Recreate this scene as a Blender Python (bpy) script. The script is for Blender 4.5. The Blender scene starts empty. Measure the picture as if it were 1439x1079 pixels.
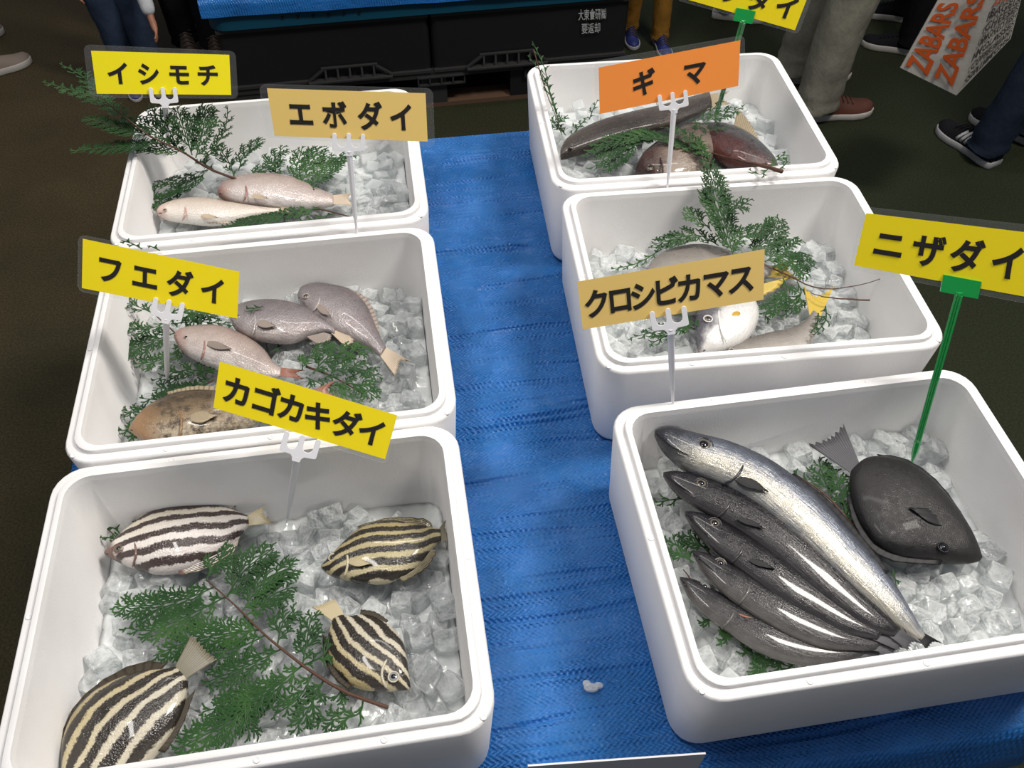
import bpy, bmesh, math, random
from mathutils import Vector, Matrix, noise
from mathutils.geometry import tessellate_polygon
rnd = random.Random(7)
SC = bpy.context.scene
COL = SC.collection
V = Vector
# ------------------------------------------------------------------ camera, world, lights, exposure
W, H, F = 1439.0, 1079.0, 1218.39
HC = 1.95                                  # lens height above the floor
PITCH, ROLL = math.radians(50.195), math.radians(0.356)
cp, sp = math.cos(PITCH), math.sin(PITCH)
FW = V((0, cp, -sp)); R0 = V((1, 0, 0)); U0 = V((0, sp, cp))
CR = R0 * math.cos(ROLL) + U0 * math.sin(ROLL)
CU = U0 * math.cos(ROLL) - R0 * math.sin(ROLL)
CAM = V((0, 0, HC))
cd = bpy.data.cameras.new('camera'); cam = bpy.data.objects.new('camera', cd); COL.objects.link(cam)
M = Matrix((CR, CU, -FW)).transposed().to_4x4(); M.translation = CAM
cam.matrix_world = M
cd.sensor_width = 36; cd.lens = 36 * F / W; cd.clip_start = 0.01; cd.clip_end = 100
SC.camera = cam
world = bpy.data.worlds.new('hall'); SC.world = world; world.use_nodes = True
world.node_tree.nodes['Background'].inputs[0].default_value = (0.80, 0.86, 1.0, 1)
world.node_tree.nodes['Background'].inputs[1].default_value = 0.22
SC.view_settings.view_transform = 'Standard'; SC.view_settings.look = 'None'
SC.view_settings.gamma = 1; SC.view_settings.use_curve_mapping = False
SC.view_settings.exposure = -0.22
def area(name, loc, target, sx, sy, power, col):
    l = bpy.data.lights.new(name, 'AREA'); l.shape = 'RECTANGLE'; l.size = sx; l.size_y = sy
    l.energy = power; l.color = col
    o = bpy.data.objects.new(name, l); COL.objects.link(o); o.location = loc
    d = (V(target) - V(loc)); o.rotation_euler = d.to_track_quat('-Z', 'Y').to_euler()
    return o
area('ceiling_lamp', (1.75, 1.35, 4.0), (0.1, 1.0, 0.9), 0.5, 0.9, 130, (1.0, 0.94, 0.87))
area('ceiling_lamp', (-0.9, 0.9, 4.3), (-0.3, 1.2, 0.9), 1.3, 0.25, 62, (1.0, 0.95, 0.90))
area('ceiling_lamp', (0.1, 2.9, 4.4), (0.0, 1.2, 0.9), 2.4, 0.16, 40, (1.0, 0.96, 0.92))

# ------------------------------------------------------------------ pixel to place
def ray(u, v): return FW + CR * ((u - (W/2)) / F) + CU * ((H/2 - v) / F)
def px(u, v, z):
    d = ray(u, v); return CAM + d * ((z - HC) / d.z)
def pxp(u, v, p0, n):
    d = ray(u, v); return CAM + d * ((V(p0) - CAM).dot(n) / d.dot(n))
def pxy(u, v, y): return pxp(u, v, (0, y, 0), V((0, 1, 0)))

# ------------------------------------------------------------------ materials
def mat(name, base=(.8, .8, .8), rough=.5, **kw):
    m = bpy.data.materials.new(name); m.use_nodes = True
    b = m.node_tree.nodes['Principled BSDF']
    b.inputs['Base Color'].default_value = (*base, 1); b.inputs['Roughness'].default_value = rough
    for k, v in kw.items():
        b.inputs[k].default_value = v
    return m
class NT:
    def __init__(s, m):
        s.m = m; s.nt = m.node_tree; s.b = s.nt.nodes['Principled BSDF']; s.n = s.nt.nodes; s.l = s.nt.links
    def node(s, t, **kw):
        n = s.n.new(t)
        for k, v in kw.items(): setattr(n, k, v)
        return n
    def coord(s, kind='Object', scale=(1, 1, 1), rot=(0, 0, 0)):
        tc = s.node('ShaderNodeTexCoord'); mp = s.node('ShaderNodeMapping')
        mp.inputs['Scale'].default_value = scale; mp.inputs['Rotation'].default_value = rot
        s.l.new(tc.outputs[kind], mp.inputs[0]); return mp.outputs[0]
    def noise(s, vec, scale, detail=3, rough=.5):
        n = s.node('ShaderNodeTexNoise'); s.l.new(vec, n.inputs['Vector'])
        n.inputs['Scale'].default_value = scale; n.inputs['Detail'].default_value = detail; n.inputs['Roughness'].default_value = rough
        return n.outputs['Fac']
    def vor(s, vec, scale, feature='F1', out='Distance'):
        n = s.node('ShaderNodeTexVoronoi', feature=feature); s.l.new(vec, n.inputs['Vector'])
        n.inputs['Scale'].default_value = scale; return n.outputs[out]
    def ramp(s, fac, stops, interp='LINEAR'):
        r = s.node('ShaderNodeValToRGB'); cr = r.color_ramp; cr.interpolation = interp
        while len(cr.elements) < len(stops): cr.elements.new(.5)
        for e, (p, c) in zip(cr.elements, stops):
            e.position = p; e.color = (*c, 1) if len(c) == 3 else c
        s.l.new(fac, r.inputs[0]); return r.outputs[0]
    def mix(s, fac, a, b, bt='MIX'):
        n = s.node('ShaderNodeMix', data_type='RGBA', blend_type=bt)
        for i, x in ((0, fac), (6, a), (7, b)):
            if hasattr(x, 'is_linked') or isinstance(x, bpy.types.NodeSocket): s.l.new(x, n.inputs[i])
            elif i == 0: n.inputs[0].default_value = x
            else: n.inputs[i].default_value = (*x, 1)
        return n.outputs[2]
    def math(s, op, a, b=None, c=None):
        n = s.node('ShaderNodeMath', operation=op)
        for i, x in enumerate((a, b, c)):
            if x is None: continue
            if isinstance(x, bpy.types.NodeSocket): s.l.new(x, n.inputs[i])
            else: n.inputs[i].default_value = x
        return n.outputs[0]
    def base(s, c): s.l.new(c, s.b.inputs['Base Color'])
    def rough(s, c): s.l.new(c, s.b.inputs['Roughness'])
    def bump(s, h, strength=.3, dist=.01, chain=None):
        n = s.node('ShaderNodeBump'); n.inputs['Strength'].default_value = strength; n.inputs['Distance'].default_value = dist
        s.l.new(h, n.inputs['Height'])
        if chain is not None: s.l.new(chain, n.inputs['Normal'])
        s.l.new(n.outputs[0], s.b.inputs['Normal']); return n.outputs[0]

def m_styro():
    m = mat('styrofoam', (.83, .82, .815), .55); t = NT(m); c = t.coord()
    v = t.vor(c, 230, 'DISTANCE_TO_EDGE'); n = t.noise(c, 9, 3)
    t.base(t.ramp(n, [(.3, (.80, .785, .775)), (.7, (.86, .855, .85))]))
    t.bump(t.ramp(v, [(0, (0, 0, 0)), (.12, (1, 1, 1))]), .12, .0008)
    return m
STYRO = m_styro()
def m_tarp():
    m = mat('blue_tarp', (.02, .14, .60), .34); t = NT(m); c = t.coord()
    # flat woven tape: a basket weave of shallow bumps
    sx = t.node('ShaderNodeSeparateXYZ'); t.l.new(c, sx.inputs[0])
    k = 2 * math.pi / .0088
    wob = t.math('MULTIPLY', t.noise(c, 30, 2), .004)
    a = t.math('SINE', t.math('MULTIPLY', t.math('ADD', sx.outputs[0], wob), k)); b = t.math('SINE', t.math('MULTIPLY', t.math('ADD', sx.outputs[1], wob), k * 1.35))
    w = t.math('MULTIPLY', a, b)
    n = t.noise(c, 5, 5, .6); n2 = t.noise(t.coord(scale=(5, 90, 1)), 2.0, 6, .65)
    col = t.ramp(n, [(.3, (.012, .105, .35)), (.7, (.020, .165, .50))])
    col = t.mix(t.ramp(w, [(.2, (0, 0, 0)), (.9, (.2, .2, .2))]), col, (.04, .24, .66))
    t.base(col)
    t.rough(t.ramp(t.noise(c, 16, 4), [(.40, (.07, .07, .07)), (.62, (.36, .36, .36))]))
    patch = t.ramp(t.noise(c, 11, 3, .6), [(.35, (.25, .25, .25)), (.65, (1, 1, 1))])
    w2 = t.math('MULTIPLY', w, patch)
    b1 = t.bump(w2, 1.0, .0016)
    b2 = t.bump(t.noise(c, 130, 2), .6, .0024, b1)
    t.bump(n2, .6, .007, b2)
    return m
TARP = m_tarp()
def m_floor():
    m = mat('dark_green_matting', (.02, .024, .012), .75, **{'Specular IOR Level': .2}); t = NT(m); c = t.coord('Object')
    sx = t.node('ShaderNodeSeparateXYZ'); t.l.new(c, sx.inputs[0])
    n = t.noise(c, 1.3, 4, .6)
    side = t.math('ADD', t.math('MULTIPLY', sx.outputs[0], -.25), n)
    col = t.ramp(side, [(.35, (.0165, .021, .0085)), (.62, (.020, .0205, .009)), (1.0, (.058, .043, .020))])
    sp_ = t.vor(c, 70); dots = t.ramp(sp_, [(0, (1, 1, 1)), (.055, (0, 0, 0))])
    pick = t.ramp(t.noise(c, 11, 2), [(.52, (0, 0, 0)), (.6, (.5, .5, .5))])
    dm = t.mix(1.0, dots, pick, 'MULTIPLY')
    fine = t.ramp(t.noise(c, 160, 2), [(.3, (.65, .65, .65)), (.7, (1.35, 1.35, 1.35))])
    t.base(t.mix(dm, t.mix(1.0, col, fine, 'MULTIPLY'), (.16, .14, .09)))
    t.bump(t.noise(c, 220, 3), .5, .002)
    return m
FLOOR = m_floor()
def m_ice():
    m = mat('ice', (.93, .96, .965), .06, IOR=1.31); t = NT(m); c = t.coord()
    n = t.noise(c, 2.2, 3); g = t.noise(t.coord('Generated'), 3.0, 3)
    t.base(t.ramp(g, [(.3, (.74, .775, .78)), (.7, (.93, .945, .945))]))
    t.b.inputs['Coat Weight'].default_value = .5; t.b.inputs['Coat Roughness'].default_value = .03
    t.rough(t.ramp(g, [(.3, (.05, .05, .05)), (.75, (.22, .22, .22))]))
    nb = t.bump(g, .5, .06)
    tr = t.node('ShaderNodeBsdfTransparent'); tr.inputs[0].default_value = (.97, .985, .985, 1)
    lw = t.node('ShaderNodeLayerWeight'); lw.inputs[0].default_value = .35
    f = t.math('ADD', t.math('MULTIPLY', lw.outputs['Facing'], .55), .26)
    f = t.math('ADD', f, t.math('MULTIPLY', g, .12))
    mx = t.node('ShaderNodeMixShader'); t.l.new(f, mx.inputs[0]); t.l.new(tr.outputs[0], mx.inputs[1]); t.l.new(t.b.outputs[0], mx.inputs[2])
    t.l.new(mx.outputs[0], t.n['Material Output'].inputs[0])
    return m
ICE = m_ice()
def m_icebed():
    m = mat('ice_packed', (.9, .92, .92), .12, IOR=1.31); t = NT(m); c = t.coord()
    t.base(t.ramp(t.noise(c, 40, 3), [(.3, (.62, .65, .65)), (.7, (.80, .82, .82))]))
    t.b.inputs['Coat Weight'].default_value = .6; t.b.inputs['Coat Roughness'].default_value = .04
    t.bump(t.vor(c, 38), .4, .01)
    return m
ICEBED = m_icebed()
def m_leaf():
    m = mat('cypress_scale_leaves', (.03, .10, .02), .5, **{'Specular IOR Level': .25}); t = NT(m); c = t.coord()
    t.base(t.ramp(t.noise(c, 14, 3), [(.3, (.011, .040, .011)), (.52, (.020, .066, .016)), (.75, (.048, .120, .030))]))
    t.b.inputs['Subsurface Weight'].default_value = 0.0
    return m
LEAF = m_leaf()
TWIG = mat('twig_bark', (.085, .038, .022), .7)
def m_paper(name, c): return mat(name, c, .4, **{'Specular IOR Level': .3, 'Coat Weight': .12, 'Coat Roughness': .15})
YEL = m_paper('bright_yellow_card', (.90, .78, .012))
YEL2 = m_paper('golden_yellow_card', (.84, .68, .010))
TANC = m_paper('tan_card', (.76, .54, .17))
ORA = m_paper('orange_card', (.90, .29, .055))
INK = mat('black_ink', (.012, .010, .008), .45)
WPL = mat('white_plastic', (.80, .80, .83), .3)
GPL = mat('green_plastic', (.008, .36, .07), .25, **{'Transmission Weight': .15})
def m_film():
    m = bpy.data.materials.new('clear_laminate'); m.use_nodes = True; t = NT(m)
    t.b.inputs['Base Color'].default_value = (.75, .78, .78, 1); t.b.inputs['Roughness'].default_value = .12
    tr = t.node('ShaderNodeBsdfTransparent'); tr.inputs[0].default_value = (.985, .99, .985, 1)
    lw = t.node('ShaderNodeLayerWeight'); lw.inputs[0].default_value = .15
    f = t.math('ADD', t.math('MULTIPLY', lw.outputs['Fresnel'], .55), .035)
    mx = t.node('ShaderNodeMixShader'); t.l.new(f, mx.inputs[0]); t.l.new(tr.outputs[0], mx.inputs[1]); t.l.new(t.b.outputs[0], mx.inputs[2])
    t.l.new(mx.outputs[0], t.n['Material Output'].inputs[0]); return m
FILM = m_film()

# fish skins: UV.x runs from snout to tail root, UV.y from back (1) to belly (0)
def fishskin(name, stops, stripes=None, spots=None, rough=.25, metal=.0, scale=420, bumps=.35, head=None, streak=None, coat=.3, spec=.5, wetb=.32):
    m = mat(name, (.5, .5, .5), rough, Metallic=metal); t = NT(m)
    uv = t.coord('UV'); ob = t.coord('Object')
    sx = t.node('ShaderNodeSeparateXYZ'); t.l.new(uv, sx.inputs[0]); u, v = sx.outputs[0], sx.outputs[1]
    n = t.noise(ob, 45, 4, .6)
    vv = t.math('ADD', v, t.math('MULTIPLY', t.math('SUBTRACT', n, .5), .35))
    col = t.ramp(vv, stops)
    if spots:
        s, c2, lo, hi = spots
        col = t.mix(t.ramp(t.noise(ob, s, 5, .7), [(lo, (0, 0, 0)), (hi, (1, 1, 1))]), col, c2)
    if streak:
        c2, lo, hi = streak
        nv = t.noise(t.coord('UV', (5, 26, 1)), 1.6, 5, .7)
        col = t.mix(t.ramp(nv, [(lo, (0, 0, 0)), (hi, (1, 1, 1))]), col, c2)
    if stripes:
        freq, slope, dark, width, off, bend = stripes
        n1 = t.noise(ob, 24, 2); n2 = t.noise(ob, 330, 3, .7)
        um = t.math('SUBTRACT', u, .5)
        ph = t.math('MULTIPLY', v, freq)
        ph = t.math('ADD', ph, t.math('MULTIPLY', u, slope))
        ph = t.math('ADD', ph, t.math('MULTIPLY', t.math('MULTIPLY', um, um), bend))
        ph = t.math('ADD', ph, t.math('MULTIPLY', n1, .8))
        sn = t.math('SINE', t.math('MULTIPLY', t.math('ADD', ph, off), 2 * math.pi))
        sn = t.math('ADD', sn, t.math('MULTIPLY', t.math('SUBTRACT', n2, .5), 2.4))
        f = t.ramp(sn, [(0.0, (0, 0, 0)), (1.0, (1, 1, 1))])
        mr = t.node('ShaderNodeMapRange'); t.l.new(sn, mr.inputs[0])
        mr.inputs[1].default_value = width - .28; mr.inputs[2].default_value = width + .28
        col = t.mix(mr.outputs[0], col, dark)
    if head:
        c2, pos, wd = head
        nh = t.math('ADD', u, t.math('MULTIPLY', t.math('SUBTRACT', t.noise(ob, 60, 3), .5), .10))
        col = t.mix(t.ramp(nh, [(max(0, pos - wd), (1, 1, 1)), (pos, (0, 0, 0))]), col, c2)
    t.base(col)
    sc = t.vor(ob, scale)
    wet = t.bump(t.noise(t.coord('UV', (9, 14, 1)), 1.5, 4, .6), wetb, .004); t.bump(sc, bumps, .0012, wet)
    t.rough(t.ramp(t.noise(ob, 120, 2), [(.3, (max(.08, rough - .12),) * 3), (.7, (rough + .15,) * 3)]))
    t.b.inputs['Coat Weight'].default_value = coat; t.b.inputs['Coat Roughness'].default_value = .06; t.b.inputs['Specular IOR Level'].default_value = spec
    return m
CREAM = [(0, (.50, .46, .36)), (.35, (.54, .50, .39)), (.8, (.46, .39, .22)), (1, (.32, .25, .10))]
PALE = [(0, (.60, .55, .53)), (.5, (.74, .69, .64)), (.85, (.66, .60, .46)), (1, (.60, .56, .40))]
DARKST = (.022, .017, .012)
SK_STRIPE = fishskin('striped_skin', CREAM, stripes=(5.6, .15, DARKST, -.36, .10, .5))
SK_STRIPE_P = fishskin('pale_striped_skin', PALE, stripes=(5.4, .3, (.050, .034, .030), -.02, .12, .5), head=((.17, .10, .08), .10, .04))
SK_STRIPE_Y = fishskin('olive_striped_skin', [(0, (.56, .50, .34)), (.3, (.46, .40, .22)), (1, (.30, .24, .11))], stripes=(5.6, .2, DARKST, -.25, .35, .4))
SK_SILVER = fishskin('silver_grey_skin', [(0, (.46, .41, .40)), (.45, (.24, .215, .22)), (1, (.085, .075, .08))], rough=.3, metal=.2, spots=(30, (.22, .17, .17), .5, .8))
SK_ROSY = fishskin('rosy_silver_skin', [(0, (.74, .70, .68)), (.5, (.52, .43, .39)), (1, (.24, .16, .13))], rough=.28, metal=.15, head=((.34, .18, .15), .14, .12), spots=(30, (.36, .28, .26), .5, .8))
SK_PALEPINK = fishskin('pale_pinkish_skin', [(0, (.80, .76, .71)), (.55, (.66, .57, .49)), (1, (.38, .28, .19))], rough=.3, metal=.1, head=((.56, .34, .29), .10, .10))
SK_BROWN = fishskin('mottled_brown_skin', [(0, (.46, .40, .30)), (.35, (.24, .17, .095)), (.7, (.10, .068, .038)), (1, (.06, .042, .026))], rough=.35, spots=(60, (.05, .034, .02), .46, .62), head=((.26, .15, .07), .2, .12), streak=((.50, .36, .16), .62, .74))
SK_BIGSILV = fishskin('mirror_silver_skin', [(0, (.16, .17, .19)), (.28, (.42, .40, .33)), (.46, (.44, .43, .40)), (.62, (.17, .19, .23)), (.85, (.05, .055, .075)), (1, (.02, .022, .03))], rough=.22, metal=.3, streak=((.10, .105, .13), .50, .70), head=((.030, .033, .042), .20, .14), scale=700, bumps=.2)
SK_DARK = fishskin('slick_dark_skin', [(0, (.045, .042, .045)), (.4, (.018, .0165, .019)), (1, (.006, .006, .008))], rough=.22, metal=.0, streak=((.085, .078, .08), .60, .82), scale=700, bumps=.15, coat=.30, spec=.3, wetb=.22)
SK_DARK2 = fishskin('grey_streaked_skin', [(0, (.12, .115, .11)), (.35, (.028, .026, .028)), (1, (.007, .007, .009))], rough=.22, metal=.0, streak=((.17, .16, .155), .60, .78), scale=700, bumps=.15, coat=.30, spec=.3, wetb=.22)
SK_BLACK = fishskin('charcoal_leathery_skin', [(0, (.013, .012, .012)), (.6, (.014, .013, .013)), (1, (.008, .0075, .008))], rough=.38, scale=900, bumps=.3, coat=.04, spec=.35, wetb=.10)
SK_FILE = fishskin('grey_brown_filefish_skin', [(0, (.06, .05, .045)), (.25, (.035, .028, .024)), (.6, (.075, .060, .052)), (1, (.05, .042, .04))], rough=.32, spots=(24, (.10, .075, .055), .55, .75), scale=800, streak=((.012, .010, .010), .48, .66), coat=.12, spec=.35)
SK_FILER = fishskin('dark_red_bellied_skin', [(0, (.09, .022, .018)), (.4, (.060, .026, .024)), (.6, (.075, .075, .078)), (1, (.03, .03, .03))], rough=.25, scale=800, spots=(36, (.02, .015, .014), .5, .7))
SK_BEIGE = fishskin('brown_beige_skin', [(0, (.36, .30, .24)), (.45, (.20, .15, .12)), (1, (.05, .03, .026))], rough=.25, head=((.06, .032, .028), .3, .15), scale=800, spots=(30, (.08, .055, .045), .5, .75))
SK_WHITE = fishskin('silver_white_skin', [(0, (.80, .79, .77)), (.5, (.66, .65, .63)), (.68, (.13, .125, .15)), (1, (.05, .048, .06))], rough=.2, metal=.1, scale=800)
SK_GREYS = fishskin('ash_grey_skin', [(0, (.50, .47, .42)), (.5, (.27, .245, .22)), (1, (.09, .08, .07))], rough=.35, scale=800, spots=(30, (.20, .18, .16), .5, .8))
def m_fin(name, c, c2):
    dk = max(c) < .12; m = mat(name, c, .5 if dk else .38, **{'Specular IOR Level': .25 if dk else .5}); t = NT(m)
    sx = t.node('ShaderNodeSeparateXYZ'); t.l.new(t.coord('UV'), sx.inputs[0])
    w = t.math('SINE', t.math('MULTIPLY', sx.outputs[0], 95.0))
    t.base(t.ramp(w, [(0.2, c), (.8, c2)])); t.b.inputs['Alpha'].default_value = .93
    return m
FIN_CREAM = m_fin('cream_fin', (.56, .48, .30), (.38, .31, .16))
FIN_GREY = m_fin('grey_green_fin', (.20, .18, .12), (.11, .10, .07))
FIN_DKST = m_fin('dark_banded_fin', (.050, .040, .025), (.030, .022, .014))
FIN_SIL = m_fin('silver_brown_fin', (.36, .30, .26), (.20, .16, .14))
FIN_PALE = m_fin('pale_fin', (.60, .50, .38), (.44, .34, .24))
FIN_RED = m_fin('reddish_fin', (.34, .14, .09), (.22, .08, .05))
FIN_BLK = m_fin('black_fin', (.018, .018, .020), (.009, .009, .010))
FIN_DKG = m_fin('dark_grey_fin', (.10, .10, .11), (.05, .05, .055))
FIN_YEL = m_fin('yellow_fin', (.62, .44, .04), (.50, .38, .12))
FIN_TAN = m_fin('tan_fin', (.40, .33, .22), (.24, .18, .11))
EYE_RIM = mat('eye_ring', (.16, .14, .11), .2, Metallic=.3)
EYE_BRI = mat('silver_eye_ring', (.42, .43, .44), .15, Metallic=.5)
EYE_BLK = mat('wet_pupil', (.006, .006, .010), .04)
YSPOT = mat('yellow_gill_mark', (.50, .31, .04), .3)
PINK = mat('pink_lips', (.55, .20, .19), .3)

# ------------------------------------------------------------------ object helpers
def link(name, me, m=None, parent=None):
    o = bpy.data.objects.new(name, me); COL.objects.link(o)
    if m is not None and not me.materials: me.materials.append(m)
    if parent is not None: o.parent = parent
    return o
def tag(o, label, cat, group=None):
    o['label'] = label; o['category'] = cat
    if group: o['group'] = group
    return o
def thing(name, label, cat, loc=(0, 0, 0), rz=0, group=None):
    o = bpy.data.objects.new(name, None); COL.objects.link(o); o.empty_display_size = .05
    o.location = loc; o.rotation_euler = (0, 0, rz); o.matrix_basis = Matrix.Translation(loc) @ Matrix.Rotation(rz, 4, 'Z')
    return tag(o, label, cat, group)
def mesh(name, vs, fs, smooth=True, uvs=None):
    me = bpy.data.meshes.new(name); me.from_pydata([tuple(v) for v in vs], [], fs)
    if smooth: me.polygons.foreach_set('use_smooth', [True] * len(me.polygons))
    if uvs:
        l = me.uv_layers.new(name='UVMap')
        for i, lp in enumerate(me.loops): l.data[i].uv = uvs[lp.vertex_index]
    me.update(); return me
class MB:
    """collects shapes into one mesh, in the local frame of an origin"""
    def __init__(s, org=(0, 0, 0)): s.v = []; s.f = []; s.o = V(org)
    def add(s, vs, fs):
        n = len(s.v); s.v += [V(v) - s.o for v in vs]; s.f += [tuple(i + n for i in f) for f in fs]
    def box(s, c, d, rot=None):
        c = V(c); pts = []
        for x in (-1, 1):
            for y in (-1, 1):
                for z in (-1, 1):
                    p = V((x * d[0] / 2, y * d[1] / 2, z * d[2] / 2))
                    if rot is not None: p = rot @ p
                    pts.append(c + p)
        s.add(pts, [(0, 1, 3, 2), (4, 6, 7, 5), (0, 4, 5, 1), (2, 3, 7, 6), (0, 2, 6, 4), (1, 5, 7, 3)])
    def tube(s, pts, rads, n=8, flat=1.0, cap=True, up=(0, 0, 1)):
        pts = [V(p) for p in pts]; vs = []; fs = []
        if not hasattr(rads, '__len__'): rads = [rads] * len(pts)
        prev = None
        for i, p in enumerate(pts):
            t = (pts[min(i + 1, len(pts) - 1)] - pts[max(i - 1, 0)]).normalized()
            a = V(up) - t * V(up).dot(t)
            if a.length < 1e-3: a = prev if prev is not None else t.orthogonal()
            a.normalize(); prev = a; b = t.cross(a)
            for k in range(n):
                th = 2 * math.pi * k / n
                vs.append(p + b * (rads[i] * math.cos(th)) + a * (rads[i] * flat * math.sin(th)))
        for i in range(len(pts) - 1):
            for k in range(n):
                k2 = (k + 1) % n
                fs.append((i * n + k, i * n + k2, (i + 1) * n + k2, (i + 1) * n + k))
        if cap:
            fs.append(tuple(range(n))[::-1]); fs.append(tuple((len(pts) - 1) * n + k for k in range(n)))
        s.add(vs, fs)
    def build(s, name, m, parent=None, smooth=True, uvs=None):
        o = link(name, mesh(name, s.v, s.f, smooth, uvs), m, parent); return o
def fix_normals(o):
    bm = bmesh.new(); bm.from_mesh(o.data); bmesh.ops.recalc_face_normals(bm, faces=bm.faces); bm.to_mesh(o.data); bm.free()
def sphere_mb(mb, c, r, seg=12, ring=8, sc=(1, 1, 1), rot=None):
    vs = []; fs = []
    for i in range(ring + 1):
        ph = math.pi * i / ring
        for k in range(seg):
            th = 2 * math.pi * k / seg
            p = V((r * sc[0] * math.sin(ph) * math.cos(th), r * sc[1] * math.sin(ph) * math.sin(th), r * sc[2] * math.cos(ph)))
            if rot is not None: p = rot @ p
            vs.append(V(c) + p)
    for i in range(ring):
        for k in range(seg):
            fs.append((i * seg + k, (i + 1) * seg + k, (i + 1) * seg + (k + 1) % seg, i * seg + (k + 1) % seg))
    mb.add(vs, fs)
def catmull(P, n):
    """n points along a Catmull-Rom through tuples P"""
    out = []; m = len(P) - 1
    for i in range(n):
        t = i / (n - 1) * m; k = min(int(t), m - 1); f = t - k
        p = [P[max(k - 1, 0)], P[k], P[k + 1], P[min(k + 2, m)]]
        out.append(tuple(.5 * ((2 * p[1][j]) + (-p[0][j] + p[2][j]) * f + (2 * p[0][j] - 5 * p[1][j] + 4 * p[2][j] - p[3][j]) * f * f +
                   (-p[0][j] + 3 * p[1][j] - 3 * p[2][j] + p[3][j]) * f ** 3) for j in range(len(P[0]))))
    return out

# ------------------------------------------------------------------ the setting
me = mesh('floor', [(-9, -4, 0), (9, -4, 0), (9, 14, 0), (-9, 14, 0)], [(0, 1, 2, 3)], False)
fl = link('floor', me, FLOOR); fl['kind'] = 'structure'

# ------------------------------------------------------------------ table and its blue sheet
ZT = HC - 1.0005 - .1907                     # table sheet surface
ZR = HC - 1.0005                             # box rims
TH = math.radians(8.6)
TU = V((math.cos(TH), math.sin(TH), 0)); TV = V((-math.sin(TH), math.cos(TH), 0))
def tab(u, v, z): return TU * u + TV * v + V((0, 0, z))
U_0, U_1, V_0, V_1 = -.60, .785, .290, 1.755
t = thing('table', 'low wooden trestle table hidden under the blue woven sheet', 'table', tab(.09, 1.0, 0), TH)
mb = MB(); mb.box((0, .01, ZT - .030), (U_1 - U_0 - .05, V_1 - V_0 - .07, .03)); mb.build('tabletop', mat('plywood', (.35, .24, .13), .6), t, False)
for sx_ in (-1, 1):
    for sy_ in (-1, 1):
        mb = MB(); mb.box((sx_ * .60, sy_ * .62, (ZT - .043) / 2), (.05, .05, ZT - .045)); mb.build('leg', mat('table_leg', (.2, .2, .2), .5), t, False)
def tarp_height(u, v):
    h = .0030 * noise.noise(V((u * 2.5, v * 5, 0))) + .0022 * noise.noise(V((u * 7 + v * 9, v * 12, 3))) + .0010 * noise.noise(V((u * 14, v * 60, 8)))
    for k, (v0, amp, wd) in enumerate(CREASES):
        c = v0 + .022 * noise.noise(V((u * 3.1, k * 7.3, 1))) + .006 * math.sin(u * 11 + k)
        on = max(0.0, min(1.0, .55 + 1.8 * noise.noise(V((u * 4.2, k * 3.7, 9)))))
        d = (v - c) / wd
        if abs(d) < 4:
            h += on * amp * (math.exp(-(d + 1.2) ** 2) - 1.3 * math.exp(-d * d) * 1.0 + .6 * math.exp(-(d - 1.6) ** 2))
    return h + .004
cr = random.Random(3); CREASES = []
vv_ = .31
while vv_ < 1.75:
    CREASES.append((vv_, .0022 + .0036 * cr.random(), .0022 + .0024 * cr.random())); vv_ += .010 + .030 * cr.random()
NU, NV = 90, 800
vs = []; fs = []
for j in range(NV + 1):
    for i in range(NU + 1):
        u = U_0 + (U_1 - U_0) * i / NU; v = V_0 + (V_1 - V_0) * j / NV
        e = min(1, min(i, NU - i, j * .3, (NV - j) * .3) / 4)
        inside = -.42 < u < .62
        vs.append(V((u, v, ZT + (tarp_height(u, v) - .004 if inside else 0) * e - .0035 * (1 if 1 else 0) * 1 + (-.002 * (1 - e)))))
for j in range(NV):
    for i in range(NU):
        a = j * (NU + 1) + i; fs.append((a, a + 1, a + NU + 2, a + NU + 1))
# skirts hanging from the four edges, gently pleated
def skirt(idx, out, drop, seed):
    base = [vs[i] for i in idx]; rows = 14; prev = idx
    for r in range(1, rows + 1):
        cur = []
        f = r / rows
        for k, b in enumerate(base):
            w = (.010 + .03 * f) * noise.noise(V((b.x * 3.2, b.y * 3.2, seed))) + .010 * f * math.sin(k * .31 + seed)
            fold = .012 * math.exp(-((f - .22) / .09) ** 2) if out.y < -.5 else 0
            p = V((b.x, b.y, b.z)) + out * (min(1, f * 8) * .012 + w * min(1, f * 3) + fold + .015 * f) - V((0, 0, drop * f))
            vs.append(p); cur.append(len(vs) - 1)
        for k in range(len(base) - 1):
            fs.append((prev[k], cur[k], cur[k + 1], prev[k + 1]))
        prev = cur
skirt([i for i in range(NU + 1)], V((0, -1, 0)), .52, 1)
skirt([NV * (NU + 1) + i for i in range(NU + 1)], V((0, 1, 0)), .5, 2)
skirt([j * (NU + 1) for j in range(NV + 1)], V((-1, 0, 0)), .5, 3)
skirt([j * (NU + 1) + NU for j in range(NV + 1)], V((1, 0, 0)), .5, 4)
o = link('tarpaulin', mesh('tarpaulin', vs, fs), TARP)
o.matrix_basis = Matrix.Rotation(TH, 4, 'Z')
tag(o, 'bright blue woven plastic sheet creased over the display table under the fish boxes', 'tarpaulin')

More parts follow.
